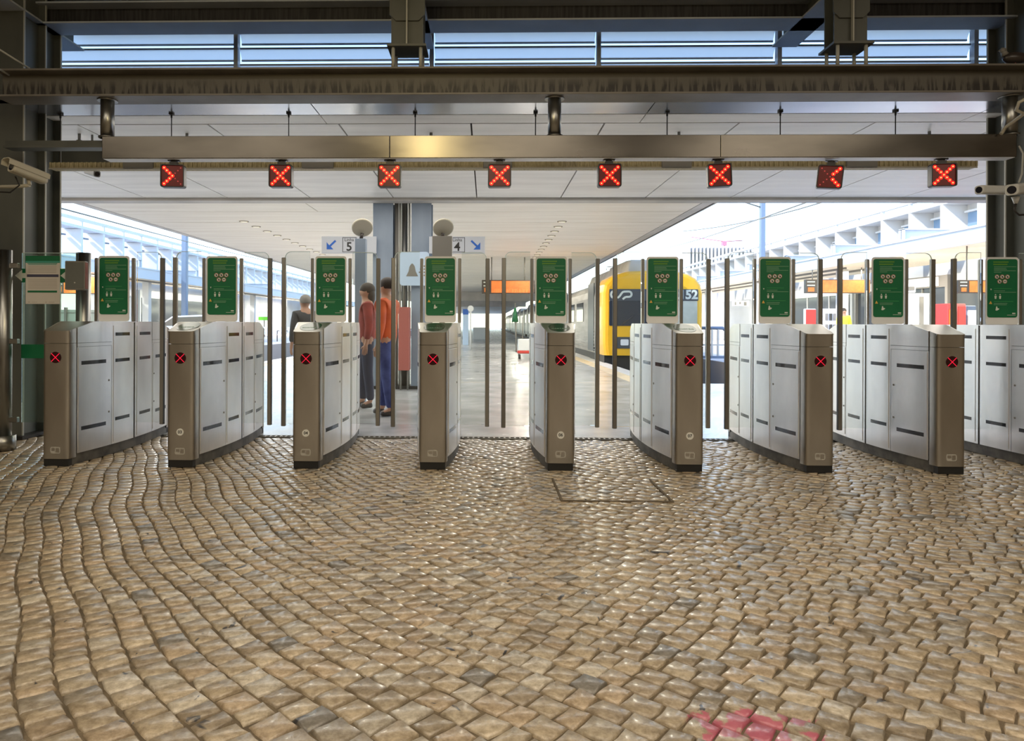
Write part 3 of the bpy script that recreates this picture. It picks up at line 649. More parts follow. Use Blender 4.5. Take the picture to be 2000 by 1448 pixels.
# side skins
for sd in (1, -1):
    for e in (1, -1):
        Y = lambda a, b_: (min(a*e, b_*e), max(a*e, b_*e))
        y0, y1 = Y(-0.776, -0.362)
        side_panel(y0, y1, 0.9375, None, sd).build('upper_side_plate', steel_side, gate)
        side_panel(y0, y1, 0.9075, 0.9345, sd).build('side_band', steel_side, gate)
        side_panel(y0, y1, 0.083, 0.905, sd, 0.001).build('door_frame', steel_side, gate)
        a, b_ = Y(-0.765, -0.378)
        dd = side_panel(a, b_, 0.105, 0.898, sd, 0.0045).build('service_door', steel_side, gate)
        a, b_ = Y(-0.735, -0.44)
        for zz in (0.765, 0.255): side_panel(a, b_, zz, zz+0.030, sd, 0.0056, 0.003).build('sensor_window', tape, dd)
        for zz in (0.62, 0.36): MB().cyl((sd*(hw(0.40)+0.004), -0.40*e, zz), (sd*(hw(0.40)+0.008), -0.40*e, zz), 0.008, 8).build('lock', tin, dd)
        y0, y1 = Y(-0.358, -0.012)
        side_panel(y0, y1, 0.083, 1.099, sd, 0.001).build('panel_frame', steel_side, gate)
        a, b_ = Y(-0.335, -0.045)
        pp = side_panel(a, b_, 0.10, 1.070, sd, 0.0045).build('side_panel', steel_side, gate)
        a, b_ = Y(-0.31, -0.09)
        for zz in (0.985, 0.765, 0.275): side_panel(a, b_, zz, zz+0.028, sd, 0.0056, 0.003).build('sensor_window', tape, pp)
# front cross disc
cz = P(1000, 703, 5.37)[2]
for sg in (1, -1):
    yf = sg*(-HL-0.002)
    dsc = MB().prism(disc(0, cz, 0.0435, 28), 'y', yf-sg*0.003, yf+sg*0.006).build('cross_lamp', cross_dk, gate)
    k = 0.031
    MB().prism(stroke([(-k, cz-k), (k, cz+k)], 0.0045), 'y', yf-sg*0.0035, yf-sg*0.005).prism(stroke([(-k, cz+k), (k, cz-k)], 0.0045), 'y', yf-sg*0.0035, yf-sg*0.005).build('cross', led_pink, dsc)
bd = MB().prism(rrect(-0.038, 0.038, 0.098, 0.148, 0.012), 'y', -HL-0.0025, -HL).build('payment_badge', mat('badge_grey', (0.42, 0.40, 0.36), 0.5), gate)
MB().prism(rrect(-0.030, -0.003, 0.118, 0.14, 0.003), 'y', -HL-0.003, -HL-0.0025).prism(rrect(0.002, 0.03, 0.105, 0.14, 0.003), 'y', -HL-0.003, -HL-0.0025).build('badge_print', steel, bd)
# posts, notice and glass wings
for sx_ in (-1, 1): MB().bbox(sx_*0.165-0.0145, sx_*0.165+0.0145, -0.016, 0.016, 1.105, 1.665).build('sign_post', post_m, gate)
ntc = MB().prism(rrect(-0.136, 0.136, 1.107, 1.682, 0.022), 'y', -0.026, -0.018).build('notice_board', white, gate)
g_ = MB().prism(rrect(-0.125, 0.125, 1.168, 1.665, 0.02), 'y', -0.030, -0.0262).build('green_notice', green, ntc)
# print (small lines cannot be read in the photograph: kept as bars)
YP = (-0.0312, -0.0300)
q = MB(); qf = MB()
for z, x0, x1 in ((1.600, -0.072, 0.115), (1.588, -0.072, 0.03), (1.577, -0.072, 0.035), (1.566, -0.072, 0.112), (1.553, -0.072, -0.01), (1.395, -0.07, 0.02), (1.383, -0.07, 0.113), (1.288, -0.072, 0.04), (1.276, -0.072, 0.036)):
    qf.box(x0, x1, YP[0], YP[1], z-0.0022, z+0.0022)
qf.build('faint_print', print_faint, g_)['kind'] = 'stuff'
q.box(0.082, 0.108, YP[0], YP[1], 1.198, 1.208).box(0.04, 0.11, YP[0], YP[1], 1.187, 1.190)
# little figures and the arm pictogram
for x in (-0.058, -0.020): q.prism(disc(x, 1.362, 0.0055, 10), 'y', *YP).prism([(x-0.009, 1.352), (x+0.009, 1.352), (x+0.006, 1.326), (x-0.006, 1.326)], 'y', *YP)
q.prism([(-0.058, 1.228), (-0.052, 1.262), (-0.044, 1.262), (-0.042, 1.248), (-0.026, 1.243), (-0.03, 1.236), (-0.046, 1.226)], 'y', *YP)
q.prism([(-0.102, 1.412), (-0.09, 1.412), (-0.096, 1.398)], 'y', *YP)
q.build('white_print', print_white, g_)['kind'] = 'stuff'
q = MB()
for z, x0, x1 in ((1.640, -0.078, 0.05), (1.620, -0.078, 0.04)): q.box(x0, x1, YP[0], YP[1], z-0.0055, z+0.0055)
q.build('lime_print', print_lime, g_)['kind'] = 'stuff'
MB().box(-0.072, 0.075, YP[0], YP[1], 1.412, 1.417).box(-0.072, 0.09, YP[0], YP[1], 1.302, 1.308).build('pale_green_print', print_grn, g_)['kind'] = 'stuff'
MB().prism([(-0.112, 1.283), (-0.086, 1.283), (-0.099, 1.308)], 'y', *YP).build('warning_triangle', print_yel, g_)
for (cx_, cz_) in ((-0.047, 1.515), (-0.003, 1.515), (0.041, 1.515), (-0.025, 1.475), (0.02, 1.475)):
    pc = MB().prism(disc(cx_, cz_, 0.019, 18), 'y', *YP).build('pictogram', print_red, g_)
    pd = MB().prism(disc(cx_, cz_, 0.0155, 18), 'y', YP[0]-0.0004, YP[0]).build('pictogram_ground', print_white, g_)
q = MB()
for i, (cx_, cz_) in enumerate(((-0.047, 1.515), (-0.003, 1.515), (0.041, 1.515), (-0.025, 1.475), (0.02, 1.475))):
    if i < 4: q.prism([(cx_-0.006, cz_-0.009), (cx_-0.001, cz_+0.008), (cx_+0.004, cz_+0.006), (cx_+0.008, cz_-0.006), (cx_+0.002, cz_-0.009)], 'y', YP[0]-0.0009, YP[0]-0.0004).prism(stroke([(cx_-0.011, cz_+0.011), (cx_+0.011, cz_-0.011)], 0.003), 'y', YP[0]-0.001, YP[0]-0.0004)
    else: q.box(cx_-0.010, cx_+0.010, YP[0]-0.0009, YP[0]-0.0004, cz_-0.003, cz_+0.003)
q.build('pictogram_mark', black_print, g_)['kind'] = 'stuff'
def wing(sg, yy):
    x0, x1 = 0.10, 0.400; r = 0.055; zb, zt = 0.215, 1.722
    pts = [(x0, zb), (x1, zb)] + [(x1-r+r*math.cos(R(a)), zt-r+r*math.sin(R(a))) for a in range(0, 91, 15)] + [(0.182, zt), (0.182, 1.10), (x0, 1.10)]
    pts = [(sg*x, z) for x, z in pts]
    w = MB().prism(pts, 'y', yy-0.005, yy+0.005).build('door_leaf', glass, gate)
    ed = [(x1-0.003, 1.66)] + [(x1-r+(r-0.002)*math.cos(R(a)), zt-r+(r-0.002)*math.sin(R(a))) for a in range(0, 91, 15)] + [(0.182, zt-0.002)]
    MB().prism(stroke([(sg*x, z) for x, z in ed], 0.004), 'y', yy-0.0055, yy+0.0055).build('glass_rim', glass_edge, w)
    MB().bbox(sg*0.408-0.0175, sg*0.408+0.0175, yy-0.016, yy+0.016, 0.198, 1.668, 0.003).build('leaf_edge_bar', post_m, w)
    MB().box(sg*0.408+sg*0.0172-0.0012, sg*0.408+sg*0.0172+0.0012, yy-0.014, yy+0.014, 0.2, 1.666).build('rubber_seal', dark, w)
wing(1, 0.03); wing(-1, -0.03)
LG = ['beside the glass screen, leftmost of the row', 'second from the left, numbered 03', 'third from the left, numbered 04', 'fourth from the left, seen head on before the column', 'fifth from the left, numbered 06 with a dented edge', 'sixth from the left, numbered 07 in front of the yellow train', 'seventh from the left, without number disc', 'eighth from the left, warm brown end cover', 'rightmost gate, cut by the picture edge']
disc_m = mat('number_disc', (0.72, 0.72, 0.68), 0.5)
lidg = mat('reader_green_glass', (0.02, 0.06, 0.035), 0.12, spec=0.7); lid_txt = mat('reader_print', (0.25, 0.45, 0.32), 0.4)
gates = []
for i, x in enumerate(GATE_X):
    o = gate if i == 0 else copy_tree(gate, None, (x, GY, 0)); o.location = (x, GY, 0); o['label'] = 'steel ticket gate, ' + LG[i]; gates.append(o)
for c_ in list(gates[0].children):
    if c_.name.startswith('door_leaf') and min(v[0] for v in c_.bound_box) < -0.2:
        for g2 in list(c_.children): bpy.data.objects.remove(g2)
        bpy.data.objects.remove(c_)
for i, num in ((1, '03'), (2, '04'), (4, '06'), (5, '07')):
    d = MB().prism(disc(0, 0.268, 0.0275, 24), 'y', -HL-0.0035, -HL-0.0005).build('number_disc', disc_m, gates[i])
    text('number', num, 0.032, (0, -HL-0.0038, 0.268), black_print, d, depth=0.0006, bold=0.0007)
for i in (1, 2, 3, 4, 5):
    # oval green reader glass on the slanted lid
    pts = []
    for k in range(28):
        t_ = 2*math.pi*k/28; yy = -0.725+0.115*math.sin(t_); xx = 0.082*math.cos(t_)
        pts.append((xx, yy, ztop(yy)))
    q = MB(); q.rings([[(a, b_, c_+0.0005) for a, b_, c_ in pts], [(a, b_, c_+0.0035) for a, b_, c_ in pts]]); rd = q.build('card_reader', lidg, gates[i])
    rt = text('reader_print', 'CARTÃO', 0.03, (0, -0.76, ztop(-0.76)+0.0042), lid_txt, rd, rot=(math.atan(0.075/0.28), 0, 0), depth=0.0003)

# ================================================================== LEFT GLASS SCREEN, POSTS, POSTERS
def fpost(x, y, z1, lab, clamps, base=True):
    t = thing('screen_post', (x, y, 0), lab, 'post'); off = (x, y, 0)
    MB().cyl((x, y, 0.0), (x, y, z1), 0.06, 24).build('post_tube', post_m, t, off)
    if base: MB().cyl((x, y, 0), (x, y, 0.125), 0.092, 24).build('base_sleeve', post_m, t, off)
    for z in clamps:
        MB().bbox(x+0.045, x+0.125, y-0.02, y+0.02, z-0.022, z+0.022).build('glass_clamp', post_m, t, off)
    return t
p0 = P(8, 700, 6.05); p1 = P(163, 560, 6.30)
fpost(p0[0], 6.05, 1.715, 'thick brown steel post at the far left edge of the glass screen', (P(40, 519, 6.05)[2], P(40, 667, 6.05)[2], P(40, 820, 6.05)[2]))
fpost(p1[0], 6.30, 1.715, 'brown steel post behind the leftmost gate carrying a grey box', ())
gs = thing('glass_screen', (-3.8, 6.18, 0.2), 'clear glass screen with green bands and white arrows left of the gates', 'glass screen'); off = (-3.8, 6.18, 0.2)
xa, xb = p0[0]+0.07, p1[0]+0.02
MB().box(xa, xb, 6.175, 6.187, 0.22, P(60, 494, 6.18)[2]).build('pane', glass_g, gs, off)
MB().box(xa, xb, 6.174, 6.188, P(60, 494, 6.18)[2]-0.004, P(60, 494, 6.18)[2]).build('pane_edge', glass_edge, gs, off)
za, zb = P(60, 552, 6.17)[2], P(60, 525, 6.17)[2]
bnd = MB().box(xa, xb, 6.168, 6.172, za, zb).build('green_band', green, gs, off)
MB().box(xa, xb, 6.168, 6.172, P(60, 700, 6.17)[2], P(60, 673, 6.17)[2]).build('green_band', green, gs, off)
q = MB()
for u in (29, 118):
    X_ = lambda du: P(u+du, 540, 6.165)[0]; zc = (za+zb)/2; h_ = (zb-za)
    q.prism([(X_(0), zc), (X_(14), zc+h_*0.42), (X_(14), zc+h_*0.18), (X_(28), zc+h_*0.18), (X_(28), zc-h_*0.18), (X_(14), zc-h_*0.18), (X_(14), zc-h_*0.42)], 'y', 6.1655, 6.1678)
q.build('arrow', print_white, gs, off)
pl, pr, pt, pb = P(50, 540, 6.16)[0], P(117, 540, 6.16)[0], P(80, 500, 6.16)[2], P(80, 594, 6.16)[2]
ps = thing('notice_poster', ((pl+pr)/2, 6.16, pb), 'beige paper notice with green header and dark blue bar on the glass screen', 'poster'); off = ((pl+pr)/2, 6.16, pb)
MB().box(pl, pr, 6.160, 6.164, pb, pt).build('sheet', paper, ps, off)
H_ = pt-pb; Wp = pr-pl; gz = lambda f_: pt - f_*H_; gx = lambda f_: pl + f_*Wp
def bars(m_, nm, L_):
    q_ = MB()
    for (x0, x1, z0, z1) in L_: q_.box(gx(x0), gx(x1), 6.1585, 6.160, gz(z1), gz(z0))
    q_.build(nm, m_, ps, off)
bars(green, 'green_header', [(0.0, 1.0, 0.0, 0.105), (0.08, 0.93, 0.61, 0.64) if False else (0.06, 0.92, 0.722, 0.762)])
bars(mat('print_teal', (0.05, 0.30, 0.22), 0.6), 'teal_header', [(0, 1, 0.105, 0.145), (0.06, 0.92, 0.15, 0.165), (0.08, 0.9, 0.18, 0.19)])
bars(mat('print_slate', (0.06, 0.06, 0.10), 0.6), 'slate_bar', [(0.04, 0.96, 0.385, 0.44)])
bars(mat('print_taupe', (0.38, 0.33, 0.27), 0.6), 'text_lines', [(0.08, 0.9, 0.22+0.03*k, 0.228+0.03*k) for k in range(5)] + [(0.08, 0.92, 0.48+0.028*k, 0.486+0.028*k) for k in range(8)] + [(0.08, 0.13, 0.955, 0.97), (0.18, 0.34, 0.96, 0.966), (0.58, 0.62, 0.955, 0.97), (0.68, 0.84, 0.958, 0.968)])
# grey control box on the second post
cb = thing('control_box', (p1[0]-0.04, 6.17, 1.4), 'grey metal control box with reddish side on the post behind the leftmost gate', 'box', rz=R(14))
bw = 0.078; MB().bbox(-bw, bw, -0.065, 0.03, -0.03, 0.215, 0.005).build('case', tin, cb)
MB().box(-bw+0.008, bw-0.008, -0.068, -0.065, -0.02, 0.205).build('front_plate', grey_col, cb)
MB().box(bw-0.001, bw+0.002, -0.055, 0.02, -0.02, 0.205).build('red_side', redbox_m, cb)
MB().cyl((0, -0.072, 0.03), (0, -0.068, 0.03), 0.006, 8).build('lock', edge_m, cb)
cb.location = (P(151, 540, 6.07)[0], 6.07, P(151, 560, 6.07)[2])
MB().box(-0.02, 0.03, 0.03, 0.13, 0.05, 0.13).build('mounting_arm', tin, cb)

# ================================================================== SECURITY CAMERAS
def bullet(name, a, b_, w, h, lab, hood=True, m_=cream):
    """housing from front a to rear b_"""
    a, b_ = Vector(a), Vector(b_); t = thing(name, tuple((a+b_)/2), lab, 'camera'); c = (a+b_)/2
    d = (b_-a); L = d.length; d.normalize(); up = Vector((0, 0, 1)); sd = d.cross(up).normalized(); up = sd.cross(d)
    M = Matrix((sd, d, up)).transposed().to_4x4(); M.translation = a - c
    def tr(q_): q_.v = [tuple(M @ Vector(p)) for p in q_.v]; return q_
    rr_ = lambda s_, z0=0: [(x*s_, z*s_+z0) for x, z in rrect(-w/2, w/2, -h/2, h/2, min(w, h)*0.28)]
    tr(MB().rings([[(x, y_, z) for x, z in rr_(s_)] for y_, s_ in ((0, 0.9), (0.012, 1), (L-0.02, 1), (L, 0.85))])).build('housing', m_, t)
    tr(MB().cyl((0, -0.002, 0), (0, 0.004, 0), min(w, h)*0.36, 16)).build('lens', lens, t)
    if hood:
        hp = [(-w/2-0.006, h*0.05), (-w/2-0.006, h/2+0.002), (-w/3, h/2+0.016), (w/3, h/2+0.016), (w/2+0.006, h/2+0.002), (w/2+0.006, h*0.05), (w/2+0.002, h*0.05), (w/2+0.002, h/2), (w/3-0.004, h/2+0.011), (-w/3+0.004, h/2+0.011), (-w/2-0.002, h/2), (-w/2-0.002, h*0.05)]
        tr(MB().rings([[(x, -0.05, z) for x, z in hp], [(x, L+0.004, z) for x, z in hp]])).build('sun_hood', m_, t)
    return t, tr
c1, tr = bullet('security_camera', P(22, 326, 5.3), P(88, 352, 5.55), 0.085, 0.075, 'cream bullet security camera with hood on a bracket at the left column')
c = c1.location
q = MB(); pa = Vector(P(55, 350, 5.45))-c; pb_ = Vector(P(58, 362, 5.45))-c; pc_ = Vector(P(-40, 366, 5.6))-c
q.cyl(pa, pb_, 0.014, 8).tube([pb_, pb_+Vector((-0.1, 0.02, -0.005)), pc_], 0.014, 8).build('bracket_arm', cream, c1)
MB().tube([Vector(P(30, 345, 5.4))-c, Vector(P(38, 362, 5.4))-c, Vector(P(20, 376, 5.45))-c, Vector(P(-30, 374, 5.6))-c], 0.006, 6).build('cable', cable, c1)
c2, tr = bullet('security_camera', P(1912, 371, 5.7), P(1962, 372, 5.85), 0.07, 0.07, 'pale bullet security camera pointing left on the right column', False, cream2)
c3, tr = bullet('security_camera', P(1976, 371, 5.55), P(2016, 366, 5.9), 0.09, 0.085, 'pale bullet security camera facing the hall at the right edge', False, cream2)
c = c3.location
MB().cyl(Vector(P(1984, 385, 5.7))-c, Vector(P(1984, 398, 5.7))-c, 0.03, 12, 0.012).build('knuckle', cream2, c3)
MB().tube([Vector(P(1984, 398, 5.7))-c, Vector(P(1981, 412, 5.7))-c, Vector(P(1990, 420, 5.7))-c, Vector(P(2020, 419, 5.8))-c], 0.008, 6).build('cable', cable, c3)
c4, tr = bullet('security_camera', P(190, 340, 7.6), P(170, 334, 7.9), 0.07, 0.07, 'small grey camera under the canopy ceiling left of the first signal', False, tin)
MB().cyl(Vector((0, 0, 0)), Vector((0, 0, 3.15-c4.location.z)), 0.012, 8).build('stem', tin, c4)
tag(MB().tube([P(2010, 190, 5.9), P(1990, 200, 5.9), P(1985, 215, 5.95), P(2000, 222, 5.95), P(1965, 248, 6.2), P(1955, 262, 6.2)], 0.014, 8).build('bracket_tube', cream), 'cream tube bracket looping off the right hanger post', 'bracket')
tag(MB().tube([P(1990, 285, 6.0), P(1998, 300, 6.0), P(1996, 340, 5.9), P(1990, 356, 5.8)], 0.007, 6).build('cable', edge_m), 'thin pale cable dropping to the right edge camera', 'cable')
bird = thing('pigeon', (P(1983, 122, 6.25)[0], 6.25, 3.325), 'dark pigeon sitting on the beam at the far right', 'bird')
MB().sphere((0, 0, 0.065), 0.11, 0.05, 0.05, 12, 8).build('body', disp_dk, bird); MB().sphere((-0.105, 0, 0.13), 0.026, 0.022, 0.026, 10, 6).cyl((-0.085, 0, 0.09), (-0.105, 0, 0.125), 0.03, 10, 0.02).cyl((-0.128, 0, 0.13), (-0.15, 0, 0.122), 0.006, 6, 0.001).build('head', tin, bird)
MB().prism([(0.07, 0.06), (0.2, 0.03), (0.2, 0.045), (0.08, 0.09)], 'y', -0.03, 0.03).build('tail', disp_dk, bird); MB().cyl((-0.01, -0.015, 0), (-0.01, -0.015, 0.03), 0.004, 5).cyl((-0.01, 0.015, 0), (-0.01, 0.015, 0.03), 0.004, 5).build('leg', redbox_m, bird)

# ================================================================== CENTRAL COLUMN AND ITS SIGNS
YC = 11.95
cc = thing('platform_column', (P(785, 700, YC)[0], YC, 0), 'blue-grey twin plate column holding the canopy beyond the gates', 'column'); off = (P(785, 700, YC)[0], YC, 0)
for a, c_ in ((728, 767), (803, 842)):
    x0, x1 = P(a, 600, YC)[0], P(c_, 600, YC)[0]; xm = (x0+x1)/2
    MB().box(x0, x1, YC, YC+0.02, 0, CZ-0.02).box(x0, x1, YC+0.3, YC+0.32, 0, CZ-0.02).box(xm-0.01, xm+0.01, YC+0.02, YC+0.3, 0, CZ-0.02).build('column_shaft', col_blue, cc, off)
MB().box(P(728, 600, YC)[0]-0.05, P(842, 600, YC)[0]+0.05, YC-0.06, YC+0.40, 0, 0.05).build('base_plate', dark, cc, off)
for u, m_, r in ((774, tin, 0.035), (781, edge_m, 0.02), (790, post_m, 0.05), (799, edge_m, 0.016)):
    x = P(u, 600, YC+0.12)[0]; MB().cyl((x, YC+0.12, 0), (x, YC+0.12, CZ-0.02), r, 12).build('riser_pipe', m_, cc, off)
def dir_sign(u0, u1, num, un, uf, arrow, lab):
    y_ = YC-0.12; x0, x1 = P(u0, 480, y_)[0], P(u1, 480, y_)[0]; z0, z1 = P(700, 495, y_)[2], P(700, 462, y_)[2]
    t = thing('platform_sign', ((x0+x1)/2, y_, z0), lab, 'sign'); off_ = ((x0+x1)/2, y_, z0)
    MB().bbox(x0, x1, y_, y_+0.05, z0, z1).build('panel', sign_gr, t, off_)
    MB().box((x0+x1)/2-0.02, (x0+x1)/2+0.02, y_+0.05, YC+0.0, z0+0.08, z1-0.08).build('bracket', tin, t, off_)
    fx0, fx1 = P(uf[0], 480, y_)[0], P(uf[1], 480, y_)[0]; w_ = 0.008
    fz0, fz1 = z0+0.02, z1-0.015
    MB().box(fx0, fx1, y_-0.002, y_, fz0, fz0+w_).box(fx0, fx1, y_-0.002, y_, fz1-w_, fz1).box(fx0, fx0+w_, y_-0.002, y_, fz0, fz1).box(fx1-w_, fx1, y_-0.002, y_, fz0, fz1).build('number_frame', black_print, t, off_)
    xc = P(un, 480, y_)[0]
    text('number', num, 0.2, (xc-off_[0], -0.002, fz0+0.085-z0), black_print, t, bold=0.004, depth=0.001)
    text('word', 'Linha', 0.075, (xc-off_[0], -0.002, fz1-0.042-z0), black_print, t, depth=0.001)
    ax = P(arrow[0], 480, y_)[0]; az = (z0+z1)/2; s = arrow[1]*0.08; k = 0.02
    q_ = MB().prism(stroke([(ax-s*0.9, az+0.07), (ax+s*0.6, az-0.045)], 0.032), 'y', y_-0.003, y_)
    q_.prism([(ax+s*0.95, az-0.075), (ax+s*0.95, az+0.045), (ax+s*0.62, az+0.01), (ax+s*0.1, az-0.03), (ax-s*0.45, az-0.075)], 'y', y_-0.0032, y_)
    q_.build('arrow', blue_print, t, off_)
dir_sign(628, 735, '5', 682, (669, 696), (647, -1), 'grey hanging sign Linha 5 with blue arrow pointing down left')
dir_sign(838, 947, '4', 893, (878, 908), (929, 1), 'grey hanging sign Linha 4 with blue arrow pointing down right')
# disc-topped pillars
def disc_pillar(u0, u1, vtop, vb, ud, y_, lab, full):
    x0, x1 = P(u0, 500, y_)[0], P(u1, 500, y_)[0]; zt = P(u0, vtop, y_)[2]; zb_ = 0 if full else P(u0, vb, y_)[2]
    xc = (x0+x1)/2; t = thing('validator_pillar', (xc, y_, 0), lab, 'pillar'); off_ = (xc, y_, 0)
    MB().bbox(x0, x1, y_, y_+0.12, zb_, zt).build('pillar_body', tin if not full else col_blue, t, off_)
    if not full: MB().cyl((xc, y_+0.06, 0), (xc, y_+0.06, zb_), 0.04, 12).cyl((xc, y_+0.06, 0), (xc, y_+0.06, 0.02), 0.12, 16).build('pole', tin, t, off_)
    xd = P(ud, 443, y_)[0]; zd = P(ud, 443, y_)[2]
    MB().cyl((xc, y_+0.06, zt), (xd, y_+0.06, zd-0.08), 0.025, 10).build('neck', disp_dk, t, off_)
    q_ = MB(); rs_ = []
    nrm = Vector((0.15, -0.62, -0.55)).normalized(); a_ = nrm.orthogonal().normalized(); b2 = nrm.cross(a_)
    for h_, r_ in ((-0.05, 0.05), (-0.035, 0.11), (0, 0.142), (0.02, 0.142), (0.026, 0.13)):
        rs_.append([Vector((xd, y_+0.06, zd)) + nrm*h_ + (a_*math.cos(2*math.pi*k/24) + b2*math.sin(2*math.pi*k/24))*r_ for k in range(24)])
    q_.rings(rs_, sm=True).build('disc_head', cream, t, off_)
    return t
disc_pillar(693, 714, 466, 560, 706, 9.6, 'tall slim grey pillar with tilted round disc head, left of the column', True)
disc_pillar(844, 883, 461, 506, 865, 9.6, 'grey box on a pole with tilted round disc head, right of the column', False)
# pale blue bell poster and faded red hose box
x0, x1, z0, z1 = P(781, 520, YC-0.08)[0], P(838, 520, YC-0.08)[0], P(800, 558, YC-0.08)[2], P(800, 492, YC-0.08)[2]
bp_ = thing('bell_poster', ((x0+x1)/2, YC-0.08, z0), 'pale blue poster with a grey bell hung on the column', 'poster'); off = ((x0+x1)/2, YC-0.08, z0)
MB().prism(rrect(x0, x1, z0, z1, 0.05), 'y', YC-0.08, YC-0.07).build('board', poster_bl, bp_, off)
bx_, bz_ = P(805, 530, YC-0.08)[0], P(805, 540, YC-0.08)[2]
prof = [(-0.10, 0), (-0.085, 0.03), (-0.06, 0.08), (-0.045, 0.16), (-0.02, 0.20), (0, 0.215), (0.02, 0.20), (0.045, 0.16), (0.06, 0.08), (0.085, 0.03), (0.10, 0)]
MB().prism([(bx_+a, bz_+z) for a, z in prof], 'y', YC-0.084, YC-0.08).build('bell', tin, bp_, off)
q = MB()
for k, (a, c_) in enumerate(((822, 834), (820, 836), (818, 836), (822, 834))): q.box(P(a, 520, YC-0.083)[0], P(c_, 520, YC-0.083)[0], YC-0.083, YC-0.08, P(a, 520+6*k, YC-0.08)[2]-0.012, P(a, 520+6*k, YC-0.08)[2]+0.012)
q.build('text_lines', tin, bp_, off)
x0, x1 = P(778, 650, YC-0.3)[0], P(799, 650, YC-0.3)[0]
hb = thing('hose_box', ((x0+x1)/2, YC-0.15, 0), 'faded red fire box on legs in front of the column, right of the orange jacket', 'cabinet'); off = ((x0+x1)/2, YC-0.15, 0)
MB().bbox(x0, x1, YC-0.3, YC-0.05, P(780, 724, YC-0.3)[2], P(780, 600, YC-0.3)[2]).build('case', redbox_m, hb, off)
MB().cyl((x0+0.03, YC-0.2, 0), (x0+0.03, YC-0.2, 0.4), 0.015, 8).build('leg', tin, hb, off); MB().cyl((x1-0.03, YC-0.2, 0), (x1-0.03, YC-0.2, 0.4), 0.015, 8).build('leg', tin, hb, off)

# LED board hanging in mid platform
def board(x0, x1, z0, z1, y_, lab, side=None, glyph=True, hang=CZ):
    t = thing('departure_display', ((x0+x1)/2, y_, z0), lab, 'display'); off_ = ((x0+x1)/2, y_, z0)
    MB().bbox(x0, x1, y_, y_+0.2, z0, z1, 0.01).build('casing', disp_dk, t, off_)
    h_ = z1-z0; xs_ = x0 + (x1-x0)*0.18
    MB().box(xs_, x1-0.03, y_-0.012, y_, z0+0.03, z1-0.03).build('screen', orange, t, off_)
    q_ = MB(); xx = x0+0.04
    for k in range(2): q_.box(x0+0.05, x0+(x1-x0)*0.14, y_-0.012, y_, z1-0.16*h_*(1+1.6*k)-0.05*h_, z1-0.16*h_*(1+1.6*k)+0.02*h_)
    q_.build('white_caption', print_white, t, off_)
    MB().box(x0+0.08, x0+(x1-x0)*0.13, y_-0.012, y_, z0+0.12*h_, z0+0.42*h_).build('platform_number', orange, t, off_)
    if glyph:
        q_ = MB(); xx = xs_+0.1; rnd = random.Random(5)
        while xx < x1-0.12:
            w_ = (x1-x0)*0.022; 
            if rnd.random() > 0.15: q_.box(xx, xx+w_*0.3, y_-0.016, y_-0.012, z0+0.1*h_, z0+0.34*h_).box(xx, xx+w_, y_-0.016, y_-0.012, z0+(0.28 if rnd.random() > .5 else 0.1)*h_, z0+(0.34 if rnd.random() > .5 else 0.2)*h_ if False else z0+0.34*h_)
            xx += w_*1.5
        q_.build('lit_text', glyph_m, t, off_)
    for x in (x0+0.3, x1-0.3): MB().cyl((x, y_+0.1, z1), (x, y_+0.1, hang), 0.02, 6).build('hanger', tin, t, off_)
    return t
yb = 22.0
board(P(941, 560, yb)[0], P(1044, 560, yb)[0], P(980, 574, yb)[2], P(980, 547, yb)[2], yb, 'long orange departure display hanging under the platform canopy')

